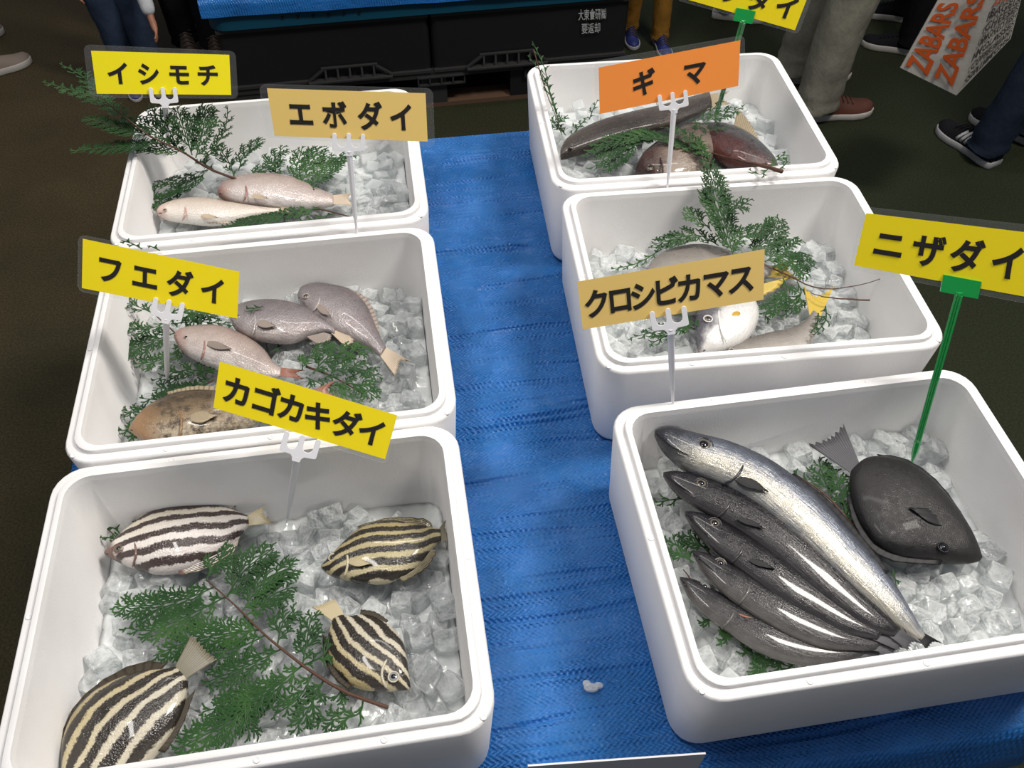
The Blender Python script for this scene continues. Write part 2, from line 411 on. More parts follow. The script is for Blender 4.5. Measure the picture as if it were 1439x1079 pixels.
# ------------------------------------------------------------------ styrofoam boxes
BOX = {'L1': (-.4565, 1.3856, 8.80), 'L2': (-.3859, .9400, 8.75), 'L3': (-.3221, .5004, 9.07),
       'R1': (.3263, 1.547, 6.71), 'R2': (.3861, 1.1020, 6.50), 'R3': (.4509, .6146, 9.0)}
ICEZ = {'L1': .842, 'L2': .838, 'L3': .825, 'R1': .868, 'R2': .845, 'R3': .850}
BW, BD, BH = .559, .4415, .1907
def rring(w, d, r, z, n=6):
    pts = []
    for cx, cy, a0 in ((w - r, d - r, 0), (-w + r, d - r, 90), (-w + r, -d + r, 180), (w - r, -d + r, 270)):
        for k in range(n + 1):
            a = math.radians(a0 + 90 * k / n); pts.append((cx + r * math.cos(a), cy + r * math.sin(a), z))
    return pts
def loft(rings, close_first=True, close_last=True):
    n = len(rings[0]); vs = [p for r in rings for p in r]; fs = []
    for i in range(len(rings) - 1):
        for k in range(n):
            k2 = (k + 1) % n; fs.append((i * n + k, i * n + k2, (i + 1) * n + k2, (i + 1) * n + k))
    if close_first: fs.append(tuple(range(n))[::-1])
    if close_last: fs.append(tuple((len(rings) - 1) * n + k for k in range(n)))
    return vs, fs
def box_shell_mesh():
    w, d = BW / 2, BD / 2
    R = [(w - .020, d - .020, .030, 0), (w - .0115, d - .0115, .036, .004), (w - .009, d - .009, .038, .012),
         (w - .0005, d - .0005, .043, BH - .004), (w - .0025, d - .0025, .042, BH - .0005), (w - .004, d - .004, .041, BH),
         (w - .0125, d - .0125, .036, BH), (w - .0140, d - .0140, .036, BH + .0004)]
    R2 = [(w - .0250, d - .0250, .032, BH + .001), (w - .0262, d - .0262, .031, BH - .003), (w - .034, d - .034, .030, .040), (w - .042, d - .042, .026, .028), (w - .055, d - .055, .02, .026)]
    rings = [rring(*r) for r in R]
    rings += [rring(w - .0150, d - .0150, .0355, BH + .0066), rring(w - .0165, d - .0165, .035, BH + .0075), rring(w - .0235, d - .0235, .033, BH + .0075)]
    rings += [rring(*r) for r in R2]
    vs, fs = loft(rings)
    me = bpy.data.meshes.new('shell'); me.from_pydata(vs, [], fs)
    me.polygons.foreach_set('use_smooth', [True] * len(me.polygons)); me.update()
    me.set_sharp_from_angle(angle=math.radians(50)); me.materials.append(STYRO); return me
SHELL = box_shell_mesh()
MARK = MB(); MARK.add(*loft([rring(.0042, .0042, .0040, 0, 3), rring(.0038, .0038, .0036, .0010, 3), rring(.0026, .0026, .0025, .0010, 3), rring(.0020, .0020, .0019, .0003, 3)], True, True))
MARKME = mesh('mould_mark', MARK.v, MARK.f); MARKME.materials.append(STYRO)
BLAB = {'L1': 'open white styrofoam box with two small rosy silver fish, furthest of the left row',
        'L2': 'open white styrofoam box with three grey silver fish, middle of the left row',
        'L3': 'open white styrofoam box holding four striped fish on ice',
        'R1': 'open white styrofoam box of brown filefish under the orange sign',
        'R2': 'open white styrofoam box with a yellow-tailed fish, middle of the right row',
        'R3': 'open white styrofoam box holding long dark fish and a black oval fish'}
BM = {}
for k, (x, y, a) in BOX.items():
    t = thing('styrofoam_box', BLAB[k], 'box', (x, y, ZT), math.radians(a), 'styrofoam fish boxes on the blue sheet')
    BM[k] = Matrix.Translation((x, y, ZT)) @ Matrix.Rotation(math.radians(a), 4, 'Z')
    link('shell', SHELL, None, t)
    w, d = BW / 2 - .0085, BD / 2 - .0085
    for (mx, my) in ((-w + .008, -d + .008), (-.135, -d), (0.01, -d), (.15, -d), (w - .008, -d + .008), (-w, 0), (w, 0), (-.12, d), (.12, d)):
        q = link('mould_mark', MARKME, None, t); q.location = (mx, my, BH)

# ------------------------------------------------------------------ fish
def fish(name, label, st, skin, z0, z1=None, thick=.5, tail=None, tfin=FIN_CREAM, fins=(), eye=None, er=.0045, extra=None,
         eyemat=EYE_RIM, group=None, seg=20, nst=30, blunt=.5, cat='fish', lateral=False, pect=None):
    """st: (back x, back y, belly x, belly y) in photo pixels from snout to tail root, on a plane that runs from z0 to z1"""
    z1 = z0 if z1 is None else z1
    S = catmull(st, nst); rings = []; us = []; L = 0; pm = None; mids = []
    for i, s_ in enumerate(S):
        z = z0 + (z1 - z0) * i / (nst - 1)
        a = px(s_[0], s_[1], z); b = px(s_[2], s_[3], z); mids.append(((a + b) / 2, (a - b) / 2))
    for m_, _ in mids:
        if pm is not None: L += (m_ - pm).length
        us.append(L); pm = m_
    us = [q / L for q in us]
    maxh = max(h.length for _, h in mids)
    org = mids[nst // 2][0].copy(); root = thing(name, label, cat, org, 0, group)
    vs = []; uv = []; fs = []; tops = []
    for i, (c, h) in enumerate(mids):
        hh = h.length; u = us[i]
        tz = thick * (hh * .55 + maxh * .45) * (min(1, hh / (maxh * .35)) ** .6)
        tz *= (1 - .35 * max(0, (u - .5) / .5))
        tops.append((c, h, tz))
        for k in range(seg):
            th = 2 * math.pi * k / seg
            cs, sn = math.cos(th), math.sin(th)
            # slightly boxy oval section
            q = abs(cs) ** .9 * (1 if cs > 0 else -1); w_ = (abs(sn) ** .85) * (1 if sn > 0 else -1)
            vs.append(c + h * q + V((0, 0, 1)) * (tz * w_) - org); uv.append((u, .5 + .5 * q * (hh / maxh) ** .75))
    for i in range(nst - 1):
        for k in range(seg):
            k2 = (k + 1) % seg; fs.append((i * seg + k, (i + 1) * seg + k, (i + 1) * seg + k2, i * seg + k2))
    fs.append(tuple(range(seg))); fs.append(tuple((nst - 1) * seg + k for k in range(seg))[::-1])
    body = link('body', mesh('body', vs, fs, True, uv), skin, root); fix_normals(body)
    def top_at(u_, v_):
        """height of the flank above pixel-plane point (u_, v_ pixels)"""
        zz = z0; best = None
        for i, (c, h, tz) in enumerate(tops):
            p = px(u_, v_, c.z); d = p - c; hn = h.normalized(); q = d.dot(hn); al = (d - hn * q).length
            if best is None or al < best[0]: best = (al, c, h, tz, q)
        al, c, h, tz, q = best; r = min(.98, abs(q) / max(1e-5, h.length))
        return c.z + tz * math.sqrt(max(0, 1 - r * r))
    def fin(nm, base, tip, m, zb, n=14, rows=4, wave=.0012, curl=0.0, up=0.0, hug=False):
        B_ = catmull(base, n) if len(base) > 2 else [tuple(base[0][j] + (base[1][j] - base[0][j]) * i / (n - 1) for j in (0, 1)) for i in range(n)]
        T_ = catmull(tip, n) if len(tip) > 2 else [tuple(tip[0][j] + (tip[1][j] - tip[0][j]) * i / (n - 1) for j in (0, 1)) for i in range(n)]
        vs = []; uv = []; fs = []
        for s2 in (0, 1):
            for r in range(rows + 1):
                f = r / rows
                for i in range(n):
                    jag = (1.0 if r < rows else 1.0 + (.05 if i % 2 else -.04))
                    x = B_[i][0] + (T_[i][0] - B_[i][0]) * f * jag; y = B_[i][1] + (T_[i][1] - B_[i][1]) * f * jag
                    if hug:
                        bx_, by_ = (base[0][0] + base[1][0]) / 2, (base[0][1] + base[1][1]) / 2; tx_, ty_ = sum(p[0] for p in tip) / len(tip), sum(p[1] for p in tip) / len(tip)
                        wx_, wy_ = (tip[0][0] - tip[-1][0]) / 2, (tip[0][1] - tip[-1][1]) / 2; a_ = 1 - 2 * i / (n - 1); wd_ = .45 + .75 * math.sin(math.pi * min(1, f * .8 + .05)) - .45 * f * f; fl2 = f * (1 - .22 * a_ * a_)
                        x = bx_ + (tx_ - bx_) * fl2 * 1.05 + wx_ * a_ * wd_; y = by_ + (ty_ - by_) * fl2 * 1.05 + wy_ * a_ * wd_
                    z = zb + (wave * (1 if i % 2 else -1) * f) + curl * f * f + up * f + (.0007 if s2 else -.0007) * (1.3 - f)
                    if hug: z = top_at(x, y) + .0006 + .0022 * f + wave * (1 if i % 2 else -1) * f - (.0008 if s2 == 0 else 0)
                    vs.append(px(x, y, z) - org); uv.append((i / (n - 1), f))
        o_ = (rows + 1) * n
        for r in range(rows):
            for i in range(n - 1):
                a = r * n + i; fs.append((a, a + 1, a + n + 1, a + n)); fs.append((o_ + a, o_ + a + n, o_ + a + n + 1, o_ + a + 1))
        for r in range(rows):
            for i in (0, n - 1):
                a = r * n + i; fs.append((a, a + n, o_ + a + n, o_ + a))
        for i in range(n - 1):
            a = rows * n + i; fs.append((a, a + 1, o_ + a + 1, o_ + a))
        f_ = link(nm, mesh(nm, vs, fs, True, uv), m, root); fix_normals(f_); return f_
    if tail:
        e = st[-1]; mx_, my_ = (e[0] + e[2]) / 2, (e[1] + e[3]) / 2; p_ = st[-2]; bx, by = (p_[0] + p_[2]) / 2, (p_[1] + p_[3]) / 2
        dx, dy = (bx - mx_) * .35, (by - my_) * .35
        fin('tail_fin', [(e[0] + dx, e[1] + dy), (e[2] + dx, e[3] + dy)], tail, tfin, z1 + .001, 16, 5)
    for f in fins:
        nm, base, tip, m = f[:4]; zf = f[4] if len(f) > 4 else None
        fin(nm, base, tip, m, (z0 + z1) / 2 + .0015 if zf is None else zf)
    if pect:
        base, tip, m = pect
        fin('pectoral_fin', base, tip, m, 0, 9, 5, .0004, hug=True)
    if eye:
        ex, ey = eye; zt = top_at(ex, ey); c = px(ex, ey, zt)
        ring = MB(org); sphere_mb(ring, c - V((0, 0, er * .10)), er, 18, 10, (1, 1, .5))
        eo = ring.build('eye', eyemat, root)
        pu = MB(org); sphere_mb(pu, c + V((0, 0, er * .16)), er * .62, 14, 8, (1, 1, .5)); pu.build('pupil', EYE_BLK, eo)
        so = MB(org); pts = [c + V((er * 1.08 * math.cos(a_ * math.pi / 8), er * 1.08 * math.sin(a_ * math.pi / 8), er * .06)) for a_ in range(17)]
        so.tube(pts, er * .16, 6, cap=False); so.build('eye_socket', skin, eo)
    if lateral:                                # gill cover edge: a low raised crescent
        g0, g1, g2 = lateral
        pts = [(g0[0] * (1 - t_) ** 2 + 2 * g1[0] * t_ * (1 - t_) + g2[0] * t_ ** 2, g0[1] * (1 - t_) ** 2 + 2 * g1[1] * t_ * (1 - t_) + g2[1] * t_ ** 2) for t_ in [i / 9 for i in range(10)]]
        gm = MB(org); P3 = []
        for a, b in pts: P3.append(px(a, b, top_at(a, b) - .0012))
        gm.tube(P3, [.0006] + [.0018] * 8 + [.0006], 8); gm.build('gill_cover', skin, root)
    m0 = mids[0][0]; k_ = max(3, nst // 9); tip_ = S[0]; inn = S[k_]
    mb = MB(org); P3 = []
    for f_ in (0.05, .35, .7):
        jx = (tip_[0] + tip_[2]) / 2 + ((inn[0] * .38 + inn[2] * .62) - (tip_[0] + tip_[2]) / 2) * f_; jy = (tip_[1] + tip_[3]) / 2 + ((inn[1] * .38 + inn[3] * .62) - (tip_[1] + tip_[3]) / 2) * f_
        P3.append(px(jx, jy, top_at(jx, jy) - .0002))
    mb.tube(P3, [.0005, .0011, .0005], 6); mb.build('mouth', EYE_BLK, root)
    if extra: extra(root, org, top_at)
    return root

L3Z = ICEZ['L3'] + .018
G3 = 'striped fish on ice'
fish('striped_fish', 'pale striped fish with fine-speckled brown stripes at the back left of its box', 
     [(147,776,148,780),(156,766,160,786),(175,748,182,796),(205,725,215,806),(240,709,250,804),(275,706,285,790),(305,710,315,773),(330,718,337,752),(349,725,350,738)],
     SK_STRIPE_P, L3Z + .006, None, .42, [(373,710),(369,720),(377,729),(385,735)], FIN_CREAM,
     [('dorsal_fin', [(215,722),(240,712),(275,709),(305,713),(324,719)], [(213,716),(240,704),(280,700),(310,703),(332,710)], SK_STRIPE_P),
      ('anal_fin', [(250,800),(285,786),(315,770),(332,755)], [(252,808),(292,798),(325,780),(338,753)], SK_STRIPE_P)],
     (167, 771), .0062, group=G3, lateral=((186,752),(196,775),(186,797)), pect=(((196,742),(199,734)), ((229,727),(234,729),(226,737)), FIN_CREAM))
fish('striped_fish', 'dark olive striped fish with its tail against the right wall of the box',
     [(451,795,452,799),(463,784,464,808),(485,761,488,815),(510,741,515,820),(540,733,545,819),(568,734,572,808),(592,738,594,790),(608,742,610,768),(619,744,620,761)],
     SK_STRIPE_Y, L3Z + .006, None, .42, [(629,726),(625,740),(632,760)], FIN_GREY,
     [('dorsal_fin', [(505,745),(540,737),(568,738),(592,741),(604,746)], [(502,739),(542,728),(572,727),(600,730),(609,742)], SK_STRIPE_Y),
      ('anal_fin', [(560,812),(590,790),(606,772)], [(566,818),(600,797),(614,773)], SK_STRIPE_Y)],
     (468, 783.5), .0055, group=G3, lateral=((484,766),(494,790),(483,811)), pect=(((490,785),(491,793)), ((520,786),(524,792),(518,797)), FIN_CREAM))
fish('striped_fish', 'striped fish with its head pointing down beside the end of the sprig',
     [(575,969,577,963),(560,970,575,948),(538,971,572,925),(515,970,567,903),(492,963,556,886),(474,946,541,874),(463,925,524,866),(460,902,508,864),(463,884,496,866),(467,871,484,864)],
     SK_STRIPE, L3Z + .006, None, .42, [(438,853),(450,850),(462,845),(471,842)], FIN_CREAM,
     [('dorsal_fin', [(495,963),(478,946),(466,925),(462,900)], [(490,970),(468,951),(456,925),(453,890)], FIN_DKST),
      ('anal_fin', [(541,877),(522,868),(505,868)], [(546,872),(528,860),(507,856)], FIN_DKST)],
     (553, 951), .0062, group=G3, lateral=((545,968),(528,948),(545,925)), eyemat=EYE_BRI)
fish('striped_fish', 'large bold striped fish cut off by the photo edge at the front left',
     [(100,1125,104,1130),(90,1100,125,1125),(87,1070,160,1112),(91,1035,195,1085),(105,1003,222,1058),(130,975,243,1030),(165,955,256,1003),(200,944,262,978),(230,941,264,960),(247,937,262,953)],
     SK_STRIPE, L3Z + .006, L3Z + .014, .40, [(268,893),(280,903),(290,916),(304,927)], FIN_GREY,
     [('dorsal_fin', [(92,1040),(108,1006),(132,978),(165,959),(200,948),(222,945)], [(86,1034),(99,1001),(122,973),(158,947),(200,930),(236,931)], FIN_DKST),
      ('anal_fin', [(222,1055),(243,1027),(256,1000),(262,982)], [(232,1058),(256,1020),(269,985),(275,968)], FIN_DKST)],
     (103, 1098), .007, group=G3, lateral=((98,1082),(125,1092),(140,1112)))
L2Z = ICEZ['L2'] + .020
G2 = 'grey silver fish on ice'
fish('silver_fish', 'grey silver fish with its tail pointing to the right wall, behind the others',
     [(418,416,419,420),(426,405,425,430),(445,400,440,447),(465,402,455,458),(495,410,478,470),(516,431,498,479),(528,458,516,487),(538,480,530,498),(543,489,535,501)],
     SK_SILVER, L2Z + .010, L2Z, .42, [(580,509),(563,507),(560,515),(555,528)], FIN_PALE,
     [('dorsal_fin', [(478,406),(505,420),(522,445),(530,468)], [(482,402),(512,416),(528,443),(534,468)], FIN_SIL)],
     (430, 416), .0052, group=G2, lateral=((447,403),(455,425),(437,440)), pect=(((448,426),(444,433)), ((465,438),(466,444),(460,447)), FIN_SIL))
fish('silver_fish', 'grey silver fish whose head is hidden behind the yellow sign',
     [(322,446,323,450),(330,434,332,463),(350,426,352,474),(378,423,381,480),(408,426,412,480),(435,435,440,470),(458,450,460,466),(472,460,470,471)],
     SK_SILVER, L2Z + .014, L2Z + .008, .42, [(508,468),(493,470),(497,479),(486,488)], FIN_PALE,
     [('anal_fin', [(430,473),(455,467)], [(445,484),(462,480),(466,470)], FIN_SIL)],
     (334, 444), .0045, group=G2, lateral=((352,428),(364,448),(354,472)), pect=(((362,450),(362,458)), ((386,452),(390,458),(384,462)), FIN_SIL))
fish('silver_fish', 'pinkish silver fish lowest of the three grey ones with a reddish tail',
     [(245,472,246,478),(256,464,255,492),(280,459,280,508),(312,460,310,520),(345,473,340,527),(370,490,368,531),(385,510,384,531),(396,517,394,529)],
     SK_ROSY, L2Z + .012, L2Z + .006, .42, [(430,520),(416,524),(428,533)], FIN_RED,
     [], (262, 474), .0045, group=G2, lateral=((283,461),(293,485),(282,506)), pect=(((292,478),(291,486)), ((322,484),(330,491),(320,494)), FIN_SIL))
fish('snapper', 'mottled brown fish at the front wall of the middle left box',
     [(181,603,183,606),(191,591,191,612),(208,574,207,620),(238,557,240,622),(275,550,280,618),(320,552,325,607),(365,556,368,592),(405,557,406,575),(425,555,426,567)],
     SK_BROWN, L2Z + .020, L2Z + .010, .42, [(472,534),(460,548),(474,558)], FIN_RED,
     [('dorsal_fin', [(238,559),(275,552),(320,554)], [(234,551),(275,542),(326,545)], FIN_TAN)], (220, 579), .0050, lateral=((245,558),(262,588),(250,618)), pect=(((268,582),(268,592)), ((300,576),(310,583),(300,592)), FIN_TAN))
L1Z = ICEZ['L1'] + .018
fish('croaker', 'slender pale pinkish fish lying in front of the other one',
     [(221,297,222,302),(236,288,236,307),(262,282,264,311),(292,282,294,314),(325,287,325,312),(355,291,355,305),(378,293,378,300),(392,293,392,298)],
     SK_PALEPINK, L1Z + .012, None, .55, [(410,288),(404,294),(410,300)], FIN_PALE,
     [('anal_fin', [(285,310),(318,309)], [(292,314),(322,314)], FIN_PALE)],
     (232, 295), .0042, group='small rosy fish on ice', lateral=((256,284),(266,296),(256,310)), pect=(((282,301),(282,306)), ((305,302),(309,306),(303,309)), FIN_PALE))
fish('croaker', 'rosy brown backed silver fish resting behind the slender pale one',
     [(306,270,307,275),(320,257,321,281),(350,249,350,286),(385,248,386,290),(418,254,420,291),(448,267,450,290),(468,276,469,288)],
     SK_ROSY, L1Z + .018, L1Z + .012, .5, [(496,271),(489,279),(497,289)], FIN_PALE,
     [('dorsal_fin', [(350,251),(385,250),(415,255)], [(348,246),(386,244),(420,252)], FIN_SIL)],
     (328, 260), .0045, group='small rosy fish on ice', lateral=((340,252),(352,268),(342,283)), pect=(((354,272),(354,277)), ((376,275),(380,279),(374,282)), FIN_PALE))
R1Z = ICEZ['R1'] + .020
fish('filefish', 'long grey brown fish lying along the back under the orange sign',
     [(787,214,789,222),(799,195,806,217),(840,174,848,203),(885,161,894,190),(930,150,940,178),(970,138,979,162),(995,131,1000,151)],
     SK_FILE, R1Z + .006, R1Z + .008, .5, [(1024,128),(1016,138),(1026,146)], FIN_TAN,
     [], (803, 207), .004, group='brown fish under the orange sign')
fish('filefish', 'brown beige fish with a round eye behind the fork of the orange sign',
     [(893,238,893,243),(902,222,904,250),(922,205,928,262),(948,188,956,262),(970,178,984,250),(988,178,1000,225),(1000,182,1006,200)],
     SK_BEIGE, R1Z + .004, R1Z, .42, None, FIN_TAN, [], (913, 236), .0078, group='brown fish under the orange sign', lateral=((925,215),(936,240),(928,258)))
fish('filefish', 'dark red bellied fish with its head at the cut twig in the corner',
     [(1094,238,1091,243),(1085,222,1068,243),(1062,200,1040,237),(1035,183,1014,224),(1010,175,995,208),(992,176,984,196)],
     SK_FILER, R1Z + .010, R1Z + .006, .5, None, FIN_TAN, [('dorsal_fin', [(1030,184),(1058,198)], [(1036,152),(1052,170),(1066,194)], FIN_TAN)],
     (1076, 232), .005, group='brown fish under the orange sign')
R2Z = ICEZ['R2'] + .018
fish('silver_fish', 'ash grey fish with yellow fins lying behind the small tan sign',
     [(905,395,907,402),(914,372,920,418),(940,355,945,432),(980,348,985,437),(1020,355,1022,420),(1055,367,1055,400),(1082,375,1082,388)],
     SK_GREYS, R2Z + .012, R2Z + .006, .42, [(1120,366),(1106,379),(1124,393)], FIN_YEL,
     [('dorsal_fin', [(1075,398),(1040,412)], [(1110,388),(1088,408),(1058,420)], FIN_YEL)], (925, 385), .004)
def face_extra(root, org, top):
    mb = MB(org); c = px(1033, 441, top(1033, 441)); sphere_mb(mb, c, .0095, 14, 8, (1.1, .7, .16), Matrix.Rotation(.5, 3, 'Z')); sphere_mb(mb, c + V((-.006, .005, 0)), .006, 10, 6, (1, .8, .2)); mb.build('gill_mark', YSPOT, root)
    mb = MB(org); c = px(986, 491, R2Z + .004); sphere_mb(mb, c, .006, 10, 6, (1.1, 1, .9)); mb.build('lips', PINK, root)
fish('silver_fish', 'white bellied fish facing down with a dark snout and yellow gill mark',
     [(983,492,991,496),(977,472,1015,493),(976,445,1048,480),(985,420,1066,450),(1005,400,1062,425),(1025,385,1050,400)],
     SK_WHITE, R2Z + .010, None, .5, None, FIN_YEL, [], (995, 448), .0068, extra=face_extra, lateral=((1015,415),(1003,445),(1020,480)))
fish('silver_fish', 'grey fish with a bright yellow forked tail at the front wall',
     [(1012,500,1015,506),(1040,482,1045,514),(1075,470,1085,512),(1108,463,1120,502),(1130,452,1142,480),(1142,437,1152,447)],
     SK_GREYS, R2Z + .004, R2Z + .012, .42, [(1129,402),(1144,416),(1158,413),(1172,402)], FIN_YEL, [], (1028, 492), .004)
R3Z = ICEZ['R3'] + .020
def teeth_jaw(p0, p1, p2):
    def f(root, org, top):
        mb = MB(org); pts = [px(a, b, top(a, b) + .0002) for a, b in (p0, p1, p2)]
        mb.tube(pts, [.0006, .0013, .0006], 6); mb.build('jaw_line', FIN_BLK, root)
    return f
fish('snake_mackerel', 'largest long fish with a bright mirror silver flank',
     [(920,606,920,612),(945,604,935,636),(985,613,968,664),(1030,625,1010,682),(1080,648,1052,708),(1122,678,1090,740),(1165,715,1135,778),(1208,763,1178,818),(1250,812,1225,855),(1282,863,1265,885),(1300,893,1294,900)],
     SK_BIGSILV, R3Z + .050, R3Z + .014, .55, [(1327,905),(1311,902),(1302,913)], FIN_BLK,
     [('dorsal_fin', [(1110,668),(1165,714),(1208,762),(1245,806)], [(1116,664),(1172,709),(1214,757),(1250,803)], FIN_BLK)],
     (988.5, 626), .0125, extra=teeth_jaw((922,610),(945,628),(968,640)), lateral=((1045,640),(1048,670),(1012,682)),
     pect=(((1038,668),(1034,676)), ((1072,682),(1102,696),(1060,692)), FIN_BLK), nst=40)
G5 = 'slender dark fish beside the big silver one'
fish('snake_mackerel', 'slender dark fish lying right against the big silver one',
     [(932,664,933,670),(955,664,948,690),(990,671,978,713),(1030,686,1012,732),(1075,708,1048,755),(1120,742,1090,788),(1165,782,1135,826),(1205,825,1178,858),(1240,860,1218,884),(1265,884,1255,896)],
     SK_DARK, R3Z + .040, R3Z + .020, .5, [(1300,906),(1282,902),(1276,914)], FIN_DKG,
     [('dorsal_fin', [(1120,745),(1165,784),(1205,826)], [(1124,739),(1169,779),(1208,822)], FIN_BLK)], (985, 680), .0085, group=G5, extra=teeth_jaw((934,668),(955,682),(970,692)),
     lateral=((1028,690),(1032,712),(1005,728)), pect=(((1040,724),(1036,732)), ((1072,738),(1085,746),(1060,742)), FIN_BLK), nst=40)
fish('snake_mackerel', 'slender dark fish second out from the big silver one, with a reddish bruised flank',
     [(962,719,964,726),(985,722,978,748),(1015,733,1003,774),(1050,752,1032,796),(1090,778,1070,826),(1130,808,1105,852),(1170,838,1145,872),(1210,865,1190,892),(1243,885,1232,900)],
     SK_DARK, R3Z + .030, R3Z + .018, .5, [(1288,908),(1272,903),(1262,914)], FIN_DKG,
     [], (1004, 736), .0085, group=G5, extra=teeth_jaw((964,724),(982,740),(994,752)), lateral=((1046,754),(1048,776),(1026,792)),
     pect=(((1056,782),(1052,790)), ((1086,794),(1097,803),(1078,800)), FIN_BLK), nst=40)
fish('snake_mackerel', 'slender dark fish second from the outside of the bunch, with a shiny cheek',
     [(974,774,976,782),(995,779,987,803),(1025,792,1012,830),(1060,812,1043,854),(1100,835,1080,878),(1140,858,1118,898),(1180,880,1160,912),(1215,895,1202,914),(1238,903,1230,914)],
     SK_DARK2, R3Z + .022, R3Z + .014, .5, [(1276,912),(1262,908),(1254,920)], FIN_DKG,
     [], (1012, 792), .0075, group=G5, extra=teeth_jaw((976,780),(992,792),(1002,802)), lateral=((1054,812),(1056,834),(1036,850)), nst=40)
fish('snake_mackerel', 'outermost slender grey fish nearest the front left corner, with a torn red gill',
     [(955,811,957,818),(978,816,970,842),(1005,830,992,865),(1040,850,1024,888),(1075,868,1060,913),(1115,885,1103,930),(1155,898,1148,936),(1192,908,1188,930),(1215,912,1212,922)],
     SK_DARK2, R3Z + .010, R3Z + .006, .5, [(1250,915),(1238,914),(1236,924)], FIN_DKG,
     [], (990, 825), .0065, group=G5, lateral=((1032,846),(1036,866),(1014,882)), eyemat=EYE_BRI,
     pect=(((1040,852),(1036,862)), ((1072,862),(1078,870),(1060,872)), FIN_RED), nst=40)
fish('unicornfish', 'black leathery oval fish with a broad tail, alone on the right of its box',
     [(1377,788,1380,783),(1360,791,1371,762),(1325,790,1352,728),(1290,788,1325,693),(1258,782,1298,666),(1228,766,1268,648),(1206,733,1243,642),(1196,700,1222,643),(1194,675,1210,648),(1195,663,1208,650)],
     SK_BLACK, R3Z + .006, R3Z + .012, .32, [(1136,625),(1158,620),(1172,612),(1186,597)], FIN_DKG,
     [('dorsal_fin', [(1325,786),(1290,784),(1258,778),(1230,762),(1208,731),(1199,700)], [(1322,794),(1288,792),(1252,788),(1222,770),(1199,735),(1190,698)], FIN_BLK),
      ('anal_fin', [(1350,733),(1325,696),(1298,671),(1268,653),(1240,647)], [(1356,728),(1330,690),(1302,662),(1268,643),(1232,638)], FIN_BLK)],
     (1325.6, 769), .0068, pect=(((1335,742),(1340,728)), ((1290,706),(1270,712),(1282,724)), FIN_BLK), eyemat=EYE_BLK)

# ------------------------------------------------------------------ cypress sprigs
def catm3(P, n): return [V(q) for q in catmull([tuple(p) for p in P], n)]
def sprig(label, stem, fronds, seed, stem_r=.0024, dens=1.0, mat_=LEAF, name='cypress_sprig'):
    """stem: list of (px, py, z); fronds: (list of (px, py, z), reach) with reach the side length in metres"""
    r = random.Random(seed); S3 = [px(*p) for p in stem]; org = sum(S3, V()) / len(S3)
    root = thing(name, label, 'sprig', org, 0, 'green cypress sprigs in the fish boxes')
    P = catm3(S3, 14) if len(S3) > 2 else [S3[0].lerp(S3[1], i / 13) for i in range(14)]
    mb = MB(org); mb.tube([p + V((0, 0, .0006 * math.sin(i * 2.1))) for i, p in enumerate(P)], [stem_r * (.35 + .65 * (i / 13)) for i in range(14)], 6)
    mb.build('stem', TWIG, root)
    vs = []; fs = []
    def seg(a, b, w0, w1, n_):
        d = b - a
        if d.length < 1e-5: return
        s = d.cross(n_).normalized(); k = len(vs); th = n_ * .0006
        vs.extend([a - s * w0, a + s * w0, a + th, b - s * w1, b + s * w1, b + th * .6])
        fs.extend([(k, k + 3, k + 5, k + 2), (k + 2, k + 5, k + 4, k + 1), (k + 1, k + 4, k + 3, k), (k + 3, k + 4, k + 5)])
    def twig(a, d, L, lvl, n_, par):
        """a curved twig that bends towards its parent's direction and carries leaflets"""
        k = max(2, int(L / .0060)); p = a; st = L / k; cur = d.copy()
        for i in range(k):
            cur = (cur + par * .13 + V((r.uniform(-.03, .03), r.uniform(-.03, .03), r.uniform(-.05, .02)))).normalized()
            q = p + cur * st; w = .00135 * (1 - .3 * i / k)
            seg(p, q, w, w * .9, n_)
            if lvl > 0:
                for sd in ((1, -1) if lvl > 1 else ((1,) if (i % 2) else (-1,))):
                    side = cur.cross(n_).normalized() * sd
                    l2 = (L * .42 * (1 - .7 * i / k) + .003) * r.uniform(.75, 1.15)
                    if lvl > 1: l2 = min(l2, .017)
                    else: l2 = min(l2, .0070)
                    twig(p.lerp(q, r.random() * .5 + .3), (cur * 1.0 + side * .85).normalized(), l2, lvl - 1, n_, cur)
            p = q
    for fr, reach in fronds:
        P = catm3([px(*p) for p in fr], max(6, int(len(fr) * 5)))
        Lt = sum((P[i + 1] - P[i]).length for i in range(len(P) - 1))
        nrm = V((r.uniform(-.25, .25), r.uniform(-.25, .15), 1)).normalized()
        for i in range(len(P) - 1):
            seg(P[i], P[i + 1], .0013 * (1 - .4 * i / len(P)), .0012 * (1 - .4 * i / len(P)), nrm)
        s = .006; sd = 1; acc = 0; i = 0
        step = .0098 / dens
        while s < Lt:
            acc = 0
            for i in range(len(P) - 1):
                l = (P[i + 1] - P[i]).length
                if acc + l >= s: break
                acc += l
            a = P[i].lerp(P[i + 1], min(1, max(0, (s - acc) / max(l, 1e-6)))); d = (P[i + 1] - P[i]).normalized()
            f = s / Lt
            L = reach * 1.28 * min(1, .45 + 1.6 * f) * (1 - f ** 2.2 * .8) * r.uniform(.8, 1.12)
            side = d.cross(nrm).normalized() * sd
            twig(a, (d * .95 + side).normalized(), L, 2 if L > .014 else 1, nrm, d)
            sd = -sd; s += step * r.uniform(.8, 1.2)
    me = mesh('foliage', [v - org for v in vs], fs, False)
    fo = link('foliage', me, mat_, root); fo['kind'] = 'stuff'
    return root
za = L3Z + .010
